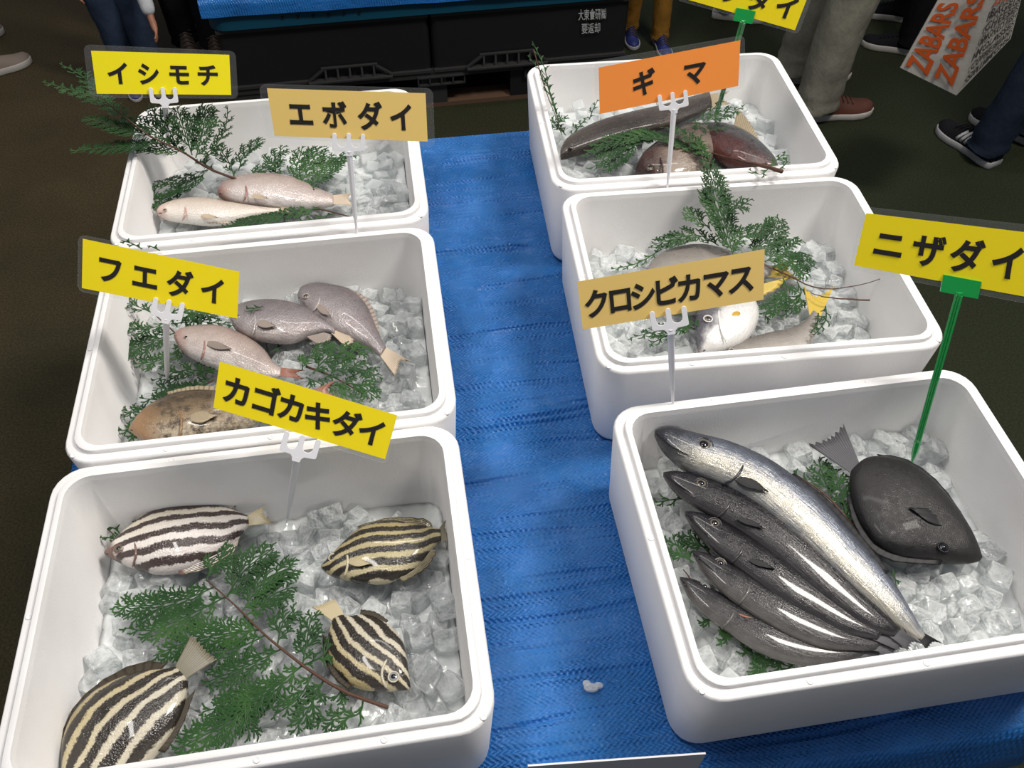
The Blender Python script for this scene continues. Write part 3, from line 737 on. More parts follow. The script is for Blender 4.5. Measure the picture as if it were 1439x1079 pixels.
sprig('big green cypress branch across the box of striped fish',
      [(290,815,za+.004),(330,850,za+.006),(368,888,za+.006),(400,915,za+.006),(440,945,za+.005),(485,972,za+.006),(545,994,za+.010)],
      [([(300,825,za),(265,840,za),(215,850,za),(160,852,za-.004)], .030), ([(318,838,za),(270,862,za),(215,885,za),(175,882,za)], .022),
       ([(290,815,za+.005),(300,795,za+.01),(330,775,za+.012)], .024), ([(318,840,za+.003),(345,800,za+.012),(385,770,za+.014)], .034), ([(340,860,za+.005),(372,815,za+.012),(415,795,za+.012)], .034),
       ([(345,866,za+.005),(385,835,za+.01),(412,825,za+.01)], .026), ([(365,885,za+.003),(320,890,za),(270,900,za),(215,922,za)], .028), ([(372,893,za+.004),(335,910,za),(300,915,za-.002)], .020),
       ([(390,905,za+.004),(398,875,za+.006),(415,855,za+.008)], .022), ([(425,935,za+.004),(432,895,za+.01),(438,860,za+.012)], .022), ([(425,935,za),(455,920,za+.004),(462,895,za+.006)], .012),
       ([(395,912,za),(350,935,za),(300,955,za),(292,965,za)], .024), ([(425,935,za),(385,965,za),(340,985,za),(285,1000,za)], .026), ([(400,955,za),(360,985,za),(310,1020,za),(245,1055,za)], .030),
       ([(345,985,za),(345,1010,za),(352,1035,za)], .020), ([(440,945,za),(420,980,za),(385,1005,za)], .020), ([(455,955,za),(440,985,za),(412,1030,za)], .018),
       ([(470,962,za),(480,968,za),(468,985,za)], .014), ([(510,985,za+.004),(500,1005,za),(440,1015,za),(435,1022,za)], .016)], 11, .0026, 1.15)
sprig('small bit of green sprig showing above the pale striped fish',
      [(175,775,za-.008),(165,757,za-.008),(150,742,za-.008)], [([(178,762,za-.006),(162,743,za-.006),(146,741,za-.006)], .008), ([(175,770,za-.006),(160,757,za-.006),(142,755,za-.006)], .008), ([(200,745,za-.006),(190,731,za-.006),(182,728,za-.006)], .008)], 12, .001)
zb = L2Z - .002
sprig('cypress sprig under the yellow sign in the middle left box',
      [(215,440,zb+.01),(240,462,zb+.01),(270,490,zb+.006),(300,510,zb)],
      [([(215,440,zb+.02),(185,428,zb+.04),(140,420,zb+.07)], .022), ([(235,452,zb+.01),(205,462,zb+.02),(160,452,zb+.03)], .022), ([(245,468,zb+.01),(200,485,zb+.01),(152,500,zb+.015)], .028),
       ([(262,482,zb),(228,505,zb),(185,512,zb)], .022), ([(180,440,zb+.03),(165,470,zb+.02),(155,505,zb+.02)], .018), ([(240,455,zb+.01),(285,452,zb+.02),(330,458,zb+.02)], .018), ([(235,450,zb+.01),(270,445,zb+.02),(310,448,zb+.03)], .016),
       ([(230,440,zb+.02),(260,440,zb+.03),(300,445,zb+.03)], .016), ([(200,350,zb+.11),(185,342,zb+.115),(170,338,zb+.115)], .008), ([(225,352,zb+.11),(210,345,zb+.115)], .008)], 13)
sprig('cypress sprig fanned out above the mottled brown fish',
      [(320,520,zb),(290,540,zb),(255,560,zb)],
      [([(300,530,zb+.005),(265,545,zb+.01),(215,545,zb+.015)], .022), ([(290,540,zb),(240,560,zb+.01),(200,560,zb+.01)], .020), ([(265,560,zb),(220,580,zb),(160,575,zb)], .022), ([(255,570,zb),(205,600,zb),(158,605,zb)], .020), ([(305,525,zb+.01),(260,520,zb+.01),(215,535,zb+.01)], .020), ([(300,520,zb+.01),(330,500,zb),(300,490,zb)], .016)], 14)
sprig('cypress sprig lying over the tails of the grey silver fish',
      [(520,560,zb+.004),(470,530,zb+.008),(430,515,zb+.010)],
      [([(440,525,zb+.015),(465,500,zb+.02),(520,490,zb+.02)], .024), ([(455,532,zb+.01),(490,515,zb+.015),(535,530,zb+.01)], .024), ([(470,540,zb+.01),(500,540,zb+.01),(530,560,zb+.01)], .022), ([(425,520,zb+.02),(430,505,zb+.02),(470,480,zb+.02)], .020), ([(380,495,zb),(395,485,zb),(405,480,zb)], .012), ([(430,530,zb+.015),(470,548,zb+.01),(510,568,zb+.01)], .020)], 15)
tt = L2Z + .038
sprig('tiny green sprig tip lying on the flank of the middle grey fish', [(372,432,tt),(362,433,tt),(350,432,tt)], [([(370,430,tt),(360,433,tt),(346,434,tt)], .009)], 16, .0006)
zc = L1Z + .004
sprig('long cypress branch hanging out over the far left box wall',
      [(130,128,zc+.20),(180,168,zc+.15),(212,192,zc+.125),(258,214,zc+.10),(290,235,zc+.06),(332,252,zc+.03)],
      [([(215,192,zc+.125),(180,182,zc+.13),(120,165,zc+.15)], .030), ([(190,175,zc+.14),(140,140,zc+.17),(60,115,zc+.20)], .020), ([(160,152,zc+.16),(120,110,zc+.19),(85,90,zc+.21)], .018), ([(225,200,zc+.12),(170,205,zc+.11),(100,212,zc+.11)], .026),
       ([(240,205,zc+.11),(215,180,zc+.13),(180,165,zc+.14)], .022), ([(262,215,zc+.10),(235,208,zc+.10),(190,205,zc+.10)], .026), ([(275,222,zc+.09),(285,185,zc+.12),(290,150,zc+.14)], .034), ([(270,218,zc+.09),(258,180,zc+.13),(248,150,zc+.15)], .032),
       ([(285,230,zc+.07),(315,185,zc+.10),(320,148,zc+.13)], .020), ([(250,210,zc+.1),(230,170,zc+.14),(205,150,zc+.15)], .022), ([(300,238,zc+.05),(285,225,zc+.05),(312,205,zc+.07)], .014),
       ([(295,237,zc+.05),(270,255,zc+.03),(225,275,zc+.02)], .026), ([(285,240,zc+.04),(255,250,zc+.03),(205,262,zc+.02)], .022), ([(262,262,zc+.02),(225,280,zc+.01),(190,265,zc+.015)], .022), ([(240,285,zc+.01),(215,290,zc+.01),(188,278,zc+.01)], .018)], 17, .0026, 1.1)
sprig('cypress sprig behind the two small rosy fish',
      [(500,307,zc+.012),(455,295,zc+.006),(420,290,zc),(395,270,zc),(360,262,zc)],
      [([(330,250,zc+.02),(320,225,zc+.04),(300,200,zc+.05)], .020), ([(335,240,zc+.03),(345,215,zc+.05),(370,195,zc+.06)], .026), ([(390,250,zc+.02),(385,225,zc+.03),(400,205,zc+.04)], .026), ([(345,248,zc+.02),(375,235,zc+.03),(395,230,zc+.03)], .020), ([(420,262,zc+.02),(435,235,zc+.03),(450,205,zc+.04)], .032), ([(430,268,zc+.02),(460,240,zc+.03),(485,215,zc+.03)], .030), ([(410,255,zc+.02),(420,225,zc+.03),(425,205,zc+.04)], .024), ([(430,240,zc+.03),(465,225,zc+.03),(502,218,zc+.03)], .020),
       ([(450,292,zc+.01),(400,300,zc+.01),(320,318,zc+.01)], .020), ([(380,300,zc+.01),(350,310,zc+.01),(312,322,zc+.01)], .018), ([(470,300,zc),(440,308,zc),(415,312,zc)], .012)], 18, .0030)
zd = R1Z + .004
sprig('slim cypress tip standing up over the rim of the far right box',
      [(790,185,zd+.03),(768,130,zd+.09),(750,70,zd+.16)], [([(785,170,zd+.05),(772,130,zd+.10),(765,95,zd+.14),(748,58,zd+.18)], .012), ([(783,160,zd+.06),(765,110,zd+.12),(742,78,zd+.16)], .007), ([(790,190,zd),(785,175,zd+.02),(790,162,zd+.03)], .02), ([(800,195,zd),(812,180,zd),(825,165,zd)], .014), ([(795,190,zd),(785,178,zd+.01),(775,165,zd+.02)], .014), ([(828,168,zd),(833,155,zd+.01),(840,140,zd+.02)], .010)], 19, .0014)
sprig('feathery bright green sprig over the brown fish under the orange sign',
      [(1000,225,zd+.03),(940,200,zd+.035),(885,188,zd+.03)], [([(985,215,zd+.035),(920,190,zd+.04),(850,200,zd+.03),(820,220,zd+.02)], .030), ([(930,195,zd+.04),(880,200,zd+.03),(830,238,zd+.01)], .028), ([(900,195,zd+.04),(880,215,zd+.02),(850,240,zd+.01)], .024), ([(1000,225,zd+.04),(965,190,zd+.05),(930,178,zd+.05)], .020), ([(1005,235,zd+.03),(985,212,zd+.04),(985,190,zd+.05)], .016)], 20)
sprig('cypress sprig with a thick cut twig end poking over the far right box rim',
      [(1000,215,zd+.01),(1040,226,zd+.05),(1075,234,zd+.080),(1099,241,zd+.092)], [([(1080,236,zd+.085),(1090,226,zd+.09),(1104,214,zd+.09)], .012), ([(1080,237,zd+.085),(1068,245,zd+.085),(1052,238,zd+.085)], .011), ([(1095,238,zd+.09),(1104,230,zd+.09),(1106,220,zd+.09)], .007), ([(985,175,zd+.03),(1005,165,zd+.04),(1045,150,zd+.05)], .020), ([(980,170,zd+.03),(1000,155,zd+.04),(1015,140,zd+.05)], .012), ([(975,165,zd+.03),(985,180,zd+.03),(1020,180,zd+.03)], .014)], 21, .0042)
ze = R2Z + .004
sprig('tall cypress sprig leaning on the back wall behind the small tan sign',
      [(1250,388,ze+.05),(1200,402,ze+.03),(1150,405,ze+.02),(1110,388,ze+.02),(1060,365,ze+.03)],
      [([(1030,360,ze+.04),(1020,320,ze+.07),(1010,290,ze+.09),(1000,235,ze+.13)], .046), ([(1010,345,ze+.04),(975,330,ze+.05),(915,345,ze+.03)], .026), ([(1000,325,ze+.06),(985,310,ze+.07),(960,295,ze+.08)], .020), ([(1030,345,ze+.04),(1050,330,ze+.05),(1080,320,ze+.05)], .024), ([(1050,360,ze+.03),(1080,335,ze+.04),(1095,308,ze+.05)], .036), ([(1075,368,ze+.03),(1105,352,ze+.03),(1140,375,ze+.02)], .036), ([(1085,375,ze+.03),(1110,368,ze+.03),(1135,390,ze+.02)], .022),
       ([(1100,390,ze+.02),(1105,410,ze+.01),(1080,435,ze+.01),(1075,450,ze)], .024), ([(1120,395,ze+.02),(1125,415,ze),(1100,445,ze)], .018), ([(930,350,ze+.03),(895,370,ze+.01),(860,378,ze)], .012), ([(1160,430,ze+.03),(1160,450,ze+.03),(1145,470,ze+.03)], .014), ([(1020,300,ze+.09),(1040,290,ze+.1),(1055,280,ze+.1)], .016)], 22, .0016, 1.1)
sprig('low cypress sprig left of the white bellied fish', [(985,465,ze),(950,458,ze),(920,462,ze)], [([(980,462,ze+.01),(940,462,ze+.01),(885,475,ze)], .018), ([(955,462,ze+.01),(930,475,ze),(912,485,ze)], .014), ([(985,460,ze+.02),(965,450,ze+.02),(950,470,ze+.02)], .016)], 23, .001)
sprig('bare thin brown twig lying beside the yellow forked tail', [(1140,412,ze+.02),(1165,418,ze+.03),(1222,422,ze+.03)], [([(1150,440,ze+.02),(1148,455,ze+.02),(1140,468,ze+.02)], .006)], 24, .0016)
zf = R3Z
sprig('cypress sprig between the big silver fish and the black oval fish',
      [(1120,668,zf),(1165,700,zf),(1215,760,zf)], [([(1170,700,zf),(1160,680,zf),(1150,645,zf)], .024), ([(1190,720,zf+.004),(1182,690,zf+.004),(1170,655,zf+.004)], .022), ([(1215,765,zf),(1195,735,zf),(1180,705,zf)], .020), ([(1140,680,zf),(1125,672,zf),(1115,662,zf)], .012), ([(1250,780,zf),(1225,765,zf),(1205,735,zf)], .012), ([(1255,800,zf),(1258,815,zf),(1262,835,zf)], .006)], 25)
sprig('cypress sprig under the outermost dark fish in the front right box',
      [(960,800,zf),(1010,860,zf-.005),(1080,915,zf-.005)], [([(975,790,zf),(960,780,zf),(945,755,zf)], .024), ([(1000,780,zf),(985,765,zf),(970,750,zf)], .022), ([(965,700,zf),(945,702,zf),(922,706,zf)], .014), ([(1010,860,zf),(1000,870,zf-.005),(985,860,zf-.005)], .014), ([(1040,890,zf-.005),(1030,895,zf-.006),(1010,888,zf-.006)], .018), ([(1080,910,zf-.005),(1070,925,zf-.008),(1045,915,zf-.008)], .024), ([(1110,922,zf-.005),(1095,932,zf-.008),(1065,938,zf-.008)], .022), ([(1150,930,zf-.005),(1125,938,zf-.008),(1100,934,zf-.008)], .016)], 26)

# ------------------------------------------------------------------ ice
def cube_mesh(seed):
    r = random.Random(seed); bm = bmesh.new(); bmesh.ops.create_cube(bm, size=1)
    for v in bm.verts: v.co += V((r.uniform(-.07, .07), r.uniform(-.07, .07), r.uniform(-.07, .07)))
    bmesh.ops.bevel(bm, geom=list(bm.edges) + list(bm.verts), offset=.16, segments=2, profile=.6, affect='EDGES')
    me = bpy.data.meshes.new('ice_cube'); bm.to_mesh(me); bm.free()
    me.polygons.foreach_set('use_smooth', [True] * len(me.polygons)); me.materials.append(ICE); return me
CUBES = [cube_mesh(i) for i in range(5)]
bpy.context.view_layer.update()
dg = bpy.context.evaluated_depsgraph_get()
cand = []
for bk in BOX:
    r = random.Random(ord(bk[0]) * 3 + ord(bk[1])); Mx = BM[bk]; zi = ICEZ[bk] - ZT
    hw, hd = BW / 2 - .050, BD / 2 - .050; nx, ny = 16, 12
    for layer in (0,):
        for i in range(nx):
            for j in range(ny):
                lx = -hw + 2 * hw * (i + .5 * (j % 2) * .8) / (nx - 1) + r.uniform(-.009, .009); ly = -hd + 2 * hd * j / (ny - 1) + r.uniform(-.009, .009)
                if abs(lx) > hw + .004 or abs(ly) > hd + .004: continue
                hz = zi - .012 + .010 * noise.noise(V((lx * 9, ly * 9, ord(bk[1])))) + r.uniform(-.007, .006)
                edge = max(0, 1 - min(hw - abs(lx), hd - abs(ly)) / .03); hz += .004 * edge
                p = Mx @ V((lx, ly, hz)); s_ = r.uniform(.025, .034)
                rot = Matrix.Rotation(r.uniform(0, 6.3), 4, 'Z') @ Matrix.Rotation(r.uniform(-.45, .45), 4, 'X') @ Matrix.Rotation(r.uniform(-.45, .45), 4, 'Y')
                cand.append([bk, p, rot, s_, r.uniform(.75, 1.1), r.randrange(5)])
for c in cand:
    vis = 0
    for off in ((0, 0), (.011, 0), (-.011, 0), (0, .011), (0, -.011)):
        q = c[1] + V((off[0], off[1], .012)); d = q - CAM; L = d.length
        hit = SC.ray_cast(dg, CAM, d.normalized(), distance=L - .001)
        if not hit[0]: vis += 1
    c.append(vis); 
    uvx = c[1] - CAM; dep = uvx.dot(FW); ux, uy = W/2 + F * uvx.dot(CR) / dep, H/2 - F * uvx.dot(CU) / dep
    c.append(0 if (ux < -5 or ux > W + 5 or uy > H + 5) else 1)
order = sorted([c for c in cand if c[6] >= 2 and c[7]], key=lambda c: (c[1] - CAM).length)
single = set(id(c) for c in order[:295])
ILAB = {'L1': 'clear ice cube in the far left box behind the rosy fish', 'L2': 'clear ice cube in the middle left box of grey fish', 'L3': 'clear ice cube in the front left box of striped fish',
        'R1': 'clear ice cube in the far right box of brown fish', 'R2': 'clear ice cube in the middle right box around the yellow tail', 'R3': 'clear ice cube in the front right box around the dark fish'}
IG = {'L1': 'ice cubes in the far left box', 'L2': 'ice cubes in the middle left box', 'L3': 'ice cubes in the front left box', 'R1': 'ice cubes in the far right box', 'R2': 'ice cubes in the middle right box', 'R3': 'ice cubes in the front right box'}
for bk in BOX:
    Mx = BM[bk]; zi = ICEZ[bk] - ZT
    # packed ice under the loose cubes, with the cubes nobody can tell apart joined in
    w, d = BW / 2 - .0350, BD / 2 - .0350; vs = []; fs = []; n1, n2 = 60, 48
    for j in range(n2 + 1):
        for i in range(n1 + 1):
            x = -w + 2 * w * i / n1; y = -d + 2 * d * j / n2
            q = V((x * 34, y * 34, ord(bk[0]) + ord(bk[1])))
            dd, pp = noise.voronoi(q, distance_metric='CHEBYCHEV'); 
            ed = min(i, n1 - i, j, n2 - j); 
            z = zi - .022 + .010 * noise.noise(V((x * 9, y * 9, ord(bk[1])))) + .009 * (dd[1] - dd[0]) - .002
            rr = .028
            ax, ay = abs(x) - (w - rr), abs(y) - (d - rr)
            if ax > 0 and ay > 0 and math.hypot(ax, ay) > rr:
                k = rr / math.hypot(ax, ay); x = math.copysign(w - rr + ax * k, x); y = math.copysign(d - rr + ay * k, y)
            vs.append(V((x, y, z)))
    for j in range(n2):
        for i in range(n1):
            a = j * (n1 + 1) + i; fs.append((a, a + 1, a + n1 + 2, a + n1 + 1))
    rim = [i for i in range(n1 + 1)] + [j * (n1 + 1) + n1 for j in range(1, n2 + 1)] + [n2 * (n1 + 1) + i for i in range(n1 - 1, -1, -1)] + [j * (n1 + 1) for j in range(n2 - 1, 0, -1)]
    k0 = len(vs)
    for i in rim: vs.append(V((vs[i].x * .955, vs[i].y * .945, .030)))
    for i in range(len(rim)):
        i2 = (i + 1) % len(rim); fs.append((rim[i], k0 + i, k0 + i2, rim[i2]))
    fs.append(tuple(range(k0, k0 + len(rim)))[::-1])
    nbed = len(fs)
    inv = Mx.inverted()
    for c in cand:
        if c[0] == bk and id(c) not in single:
            T = inv @ Matrix.Translation(c[1]) @ c[2] @ Matrix.Diagonal((c[3], c[3], c[3] * c[4], 1)); me = CUBES[c[5]]; k = len(vs)
            vs += [T @ v.co for v in me.vertices]; fs += [tuple(k + i for i in p.vertices) for p in me.polygons]
    me = mesh('ice_bed', vs, fs); me.materials.append(ICEBED); me.materials.append(ICE)
    for i in range(nbed, len(fs)): me.polygons[i].material_index = 1
    o = link('ice_bed', me); o.matrix_basis = Mx; o['kind'] = 'stuff'
    tag(o, ILAB[bk].replace('clear ice cube', 'packed wet ice filling'), 'ice')
for c in order[:295]:
    o = link('ice_cube', CUBES[c[5]]); o.matrix_basis = Matrix.Translation(c[1]) @ c[2] @ Matrix.Diagonal((c[3], c[3], c[3] * c[4], 1))
    tag(o, ILAB[c[0]], 'ice cube', IG[c[0]])

# ------------------------------------------------------------------ lettering
_txt = {}
def glyph(s, off):
    if (s, off) not in _txt:
        c = bpy.data.curves.new('t', 'FONT'); c.body = s; c.size = 1; c.offset = off; c.resolution_u = 4
        o = bpy.data.objects.new('t', c); COL.objects.link(o); bpy.context.view_layer.update()
        e = o.evaluated_get(bpy.context.evaluated_depsgraph_get()); m = e.to_mesh()
        vs = [tuple(v.co) for v in m.vertices]; fs = [tuple(p.vertices) for p in m.polygons]; e.to_mesh_clear()
        for o2 in ((off * .5, 0) if off else ()):
            c.offset = o2; bpy.context.view_layer.update(); e = o.evaluated_get(bpy.context.evaluated_depsgraph_get()); m = e.to_mesh(); k0 = len(vs)
            vs += [(v.co.x, v.co.y, .0001 if o2 else .0002) for v in m.vertices]; fs += [tuple(k0 + i for i in p.vertices) for p in m.polygons]; e.to_mesh_clear()
        bpy.data.objects.remove(o); bpy.data.curves.remove(c); _txt[(s, off)] = (vs, fs)
    return _txt[(s, off)]
def on_quad(Q, a, b):
    TL, TR, BR, BL = Q; return (TL * (1 - a) + TR * a) * (1 - b) + (BL * (1 - a) + BR * a) * b
def letter(parent, s, Q, u0, v0, u1, v1, m, org, n, off=.032, name='letter', fit=False, lift=.0006, vert=False):
    """print the text s into the rectangle u0..u1, v0..v1 of quad Q (v runs down)"""
    vs, fs = glyph(s, off)
    if fit:
        x0, x1 = min(v[0] for v in vs), max(v[0] for v in vs); y0, y1 = min(v[1] for v in vs), max(v[1] for v in vs)
    else: x0, x1, y0, y1 = 0.0, 1.0, -.10, .88
    out = []
    for x, y, z_ in vs:
        a = (x - x0) / (x1 - x0); b = 1 - (y - y0) / (y1 - y0)
        if vert: a, b = b, 1 - a
        out.append(on_quad(Q, u0 + (u1 - u0) * a, v0 + (v1 - v0) * b) + n * (lift + z_) - org)
    o = link(name, mesh(name, out, fs, False), m, parent)
    return o

# ------------------------------------------------------------------ the name signs
def slab(name, Q, n, th, m, parent, org, round_=0.0, bow=0.0):
    """thin sheet on quad Q, thickness th to the back, optional rounded corners, slightly bowed"""
    loop = []
    if round_ > 0:
        for (ca, cb, a0) in ((1 - round_ * .32, round_, -90), (1 - round_ * .32, 1 - round_, 0), (round_ * .32, 1 - round_, 90), (round_ * .32, round_, 180)):
            for k in range(5):
                a = math.radians(a0 + 22.5 * k); loop.append((ca + round_ * .32 * math.cos(a), cb + round_ * math.sin(a)))
    else: loop = [(0, 0), (.25, 0), (.5, 0), (.75, 0), (1, 0), (1, 1), (.75, 1), (.5, 1), (.25, 1), (0, 1)]
    f = [on_quad(Q, a, b) - org for a, b in loop]; N = len(f)
    vs = f + [p - n * th for p in f]
    fs = [tuple(range(N)), tuple(range(N, 2 * N))[::-1]] + [(i, N + i, N + (i + 1) % N, (i + 1) % N) for i in range(N)]
    o = link(name, mesh(name, vs, fs, False), m, parent); fix_normals(o); return o
def sign(label, paper, film, text, fork, foot, zf, zb, card, green=False, tilt=.75, th=.5, grp='laminated name signs on plastic forks'):
    """paper, film: four pixel corners TL TR BR BL; fork: three prong tips + crotch in pixels; foot: stake end with height zb"""
    p0 = px(fork[3][0], fork[3][1], zf)
    tc = (CAM - p0).normalized(); n = (tc * tilt + V((0, -1, 0)) * (1 - tilt)).normalized()
    ft = px(*foot, zb); root = thing('name_sign', label, 'sign', ft, 0, grp)
    Q = [pxp(u, v, p0, n) for u, v in paper]; FQ = [pxp(u, v, p0 - n * .0004, n) for u, v in film]
    slab('paper_card', Q, n, .0003, card, root, ft)
    slab('laminate_film', [q - n * .0001 for q in FQ], n, .0008, FILM, root, ft, .12)
    for ch, uc, w_, h_ in text:
        letter(root, ch, Q, uc - w_ / 2, .5 - h_ / 2, uc + w_ / 2, .5 + h_ / 2, INK, ft, n, lift=.0009)
    ax = (Q[2] - Q[3]).normalized(); up = n.cross(ax).normalized()
    mb = MB(ft)
    if not green:
        f0, f1, f2, cr_ = [pxp(u, v, p0 + n * .003, n) for u, v in fork]
        ax2 = (f2 - f0); wd = ax2.length / 2; ax2.normalize(); up2 = n.cross(ax2).normalized(); mid = (f0 + f2) / 2
        if up2.dot(V((0, 0, 1))) < 0: up2 = -up2
        pw = .0036; yb = -.0205; out = []
        def arc(cx, cy, r, a0, a1, k=6): return [(cx + r * math.cos(math.radians(a0 + (a1 - a0) * q / k)), cy + r * math.sin(math.radians(a0 + (a1 - a0) * q / k))) for q in range(k + 1)]
        gr = (wd - 2 * pw) / 2
        out += [(-wd - pw, yb + .002)] + arc(-wd, 0, pw, 180, 0) + arc(-wd / 2, yb + .0075 + gr * .3, gr, 180, 360) + arc(0, .0006, pw, 180, 0) + arc(wd / 2, yb + .0075 + gr * .3, gr, 180, 360) + arc(wd, 0, pw, 180, 0)
        out += [(wd + pw, yb + .002)] + arc(wd + pw - .003, yb, .003, 0, -90, 3) + [(.009, yb - .004), (.0062, yb - .007), (.005, yb - .012), (-.005, yb - .012), (-.0062, yb - .007), (-.009, yb - .004)] + arc(-wd - pw + .003, yb, .003, -90, -180, 3)
        N_ = len(out); vf = [mid + ax2 * a + up2 * b for a, b in out]
        mb.add([p + n * .0020 for p in vf] + [p - n * .0015 for p in vf], [tuple(range(N_)), tuple(range(N_, 2 * N_))[::-1]] + [(q, N_ + q, N_ + (q + 1) % N_, (q + 1) % N_) for q in range(N_)])
        top = mid + up2 * (yb - .004); d = (ft - top)
        mb.tube([top, top + d * .06, top + d * .5, top + d * .80, top + d * .81, top + d * 1.0 ], [.0050, .0050, .0044, .0038, .0028, .0020], 8, .75, up=n)
        mb.tube([ft, ft + d.normalized() * .015], [.0020, .0008], 8)
        fk = mb.build('fork_stake', WPL, root, False); fix_normals(fk); bv = fk.modifiers.new('b', 'BEVEL'); bv.width = .0008; bv.segments = 2; bv.limit_method = 'ANGLE'
    else:
        C = [pxp(u, v, p0 + n * .004, n) for u, v in fork[:3]] ; c4 = C[0] + C[2] - C[1]
        cq = [C[0], C[1], C[2], c4]
        slab('clip', cq, n, .007, GPL, root, ft)
        a = (C[2] + c4) / 2; d = ft - a; s = ax
        R_ = Matrix.Identity(3)
        mb.tube([a + up * .004, a + d * .5, a + d * .86], [.0055, .0050, .0046], 4, .7, up=n)
        mb.tube([a + d * .86, a + d * .93, ft], [.0052, .0044, .0010], 6, .7, up=n)
        for sg in (-1, 1): mb.tube([a + s * .0035 * sg + n * .003, a + d * .85 + s * .003 * sg + n * .003], .0011, 5)
        mb.build('stake', GPL, root, False)
    return root
def row(s, us, w_, h_): return [(c, u, w_, h_) for c, u in zip(s, us)]
sign('bright yellow sign reading イシモチ at the far left', [(127.8,71.3),(322.2,77),(325,133.4),(136,131.7)], [(117,62.5),(331,72),(335,138.6),(126,137)],
     row('イシモチ', (.174,.391,.614,.83), .17, .56), [(211.8,126),(228.4,125.5),(245.5,125.5),(229,143.5)], (238,222), 1.05, .84, YEL)
sign('tan sign reading エボダイ standing on the far left box', [(375,124),(598,131),(601,199),(386,191)], [(364,118),(608.5,124),(611,207),(373,193)],
     row('エボダイ', (.187,.403,.631,.836), .165, .60), [(470,190),(491,190),(510,191),(490,209)], (501.5,328), 1.10, ZR, TANC)
sign('golden yellow sign reading フエダイ in the middle left box', [(116.3,335.4),(336.5,381.7),(333.5,447.6),(115,404.7)], [(110,329),(344,376),(342,452),(109,409)],
     row('フエダイ', (.17,.388,.612,.83), .175, .58), [(218.9,421),(236.8,424.5),(256,428.5),(235,446)], (235,541), 1.02, .85, YEL2)
sign('golden yellow sign reading カゴカキダイ over the striped fish', [(308.5,507.7),(558.3,583.6),(541.2,645.3),(299.8,572.7)], [(304,503),(563,580),(544,652),(295,577)],
     row('カゴカキダイ', (.115,.27,.42,.57,.735,.885), .165, .62), [(403,609.5),(424.5,616),(447,621),(422,641)], (403.8,727.6), 1.01, .84, YEL2)
sign('orange sign reading ギマ over the far right box', [(841.2,95),(1040.5,56.5),(1037.4,120.7),(842.8,160.2)], [(835,86),(1047,49),(1046,124),(838,166)],
     row('ギマ', (.323,.687), .17, .56), [(927,136),(945.5,132.5),(963,129.5),(943,152)], (937.8,263.5), 1.09, ZR, ORA)
sign('yellow sign reading コブダイ on a green clip, cut off by the top edge of the photo', [(975,-57),(1138,-12),(1117,42.6),(954,-4)], [(970,-60),(1145,-14),(1122,48),(950,0)],
     row('コブダイ', (.17,.40,.64,.87), .19, .62), [(1035,11),(1062,16),(1057,34),(1046,30)], (1005,168), 1.16, .87, YEL2, green=True)
sign('large yellow sign reading ニザダイ on a green clip at the right edge', [(1217.3,299.5),(1472,330),(1458,420),(1200,372.8)], [(1212,290),(1482,320),(1470,432),(1193,378)],
     row('ニザダイ', (.17,.39,.60,.82), .185, .58), [(1326,386),(1379.6,396),(1374.4,420),(1350,408)], (1281,651), 1.12, .85, YEL2, green=True)
sign('tan sign reading クロシビカマス standing on the front right box', [(811,395.7),(1074.5,350),(1073,421),(819,463)], [(803,393),(1085,345),(1087,424),(810,469)],
     row('クロシビカマス', (.095,.225,.35,.475,.605,.745,.88), .15, .60), [(916.5,441),(938,437),(961,433.5),(938,462)], (945.5,567.2), 1.09, ZR, TANC)

# ------------------------------------------------------------------ front card on the sheet edge, melted ice on the sheet
nf = TV * -1; p0 = tab(0, .262, 0)
q = [pxp(742, 1077, p0, nf), pxp(992, 1059.5, p0, nf), pxp(992, 1059.5, p0, nf) - V((0, 0, .20)), pxp(742, 1077, p0, nf) - V((0, 0, .20))]
org = q[0].copy(); t = thing('notice_card', 'plain white card hanging at the front edge of the blue sheet', 'card', org)
slab('card', q, nf, .002, mat('white_card', (.62, .62, .64), .5), t, org)
tape = mat('clear_tape', (.75, .8, .85), .12, Alpha=.25)
q2 = [tab(-.01, .315, ZT + .004), tab(.07, .315, ZT + .004), tab(.07, .292, ZT + .0035), tab(-.01, .292, ZT + .0035)]
slab('tape', q2, V((0, 0, 1)), .0004, tape, t, org)
c = px(831, 966, ZT + .004)
mb = MB(c); sphere_mb(mb, c, .011, 14, 8, (1, .6, .35)); sphere_mb(mb, c + V((.010, .003, 0)), .007, 12, 8, (1, .7, .4)); sphere_mb(mb, c + V((-.006, .006, 0)), .006, 12, 8, (1, .8, .35))
o = mb.build('ice_chip', ICE); o.location = c; tag(o, 'small melting chip of ice on the blue sheet between the front boxes', 'ice chip')

# ------------------------------------------------------------------ crates and pallet behind
PTH = math.radians(10.3)
pA = px(330, 160, 0); pB = px(885, 118, 0)
pl0 = px(616, 151, 0); PU = V((math.cos(PTH), math.sin(PTH), 0)); PV = V((-math.sin(PTH), math.cos(PTH), 0))
def pf(u, v): return pl0 + PU * u + PV * v
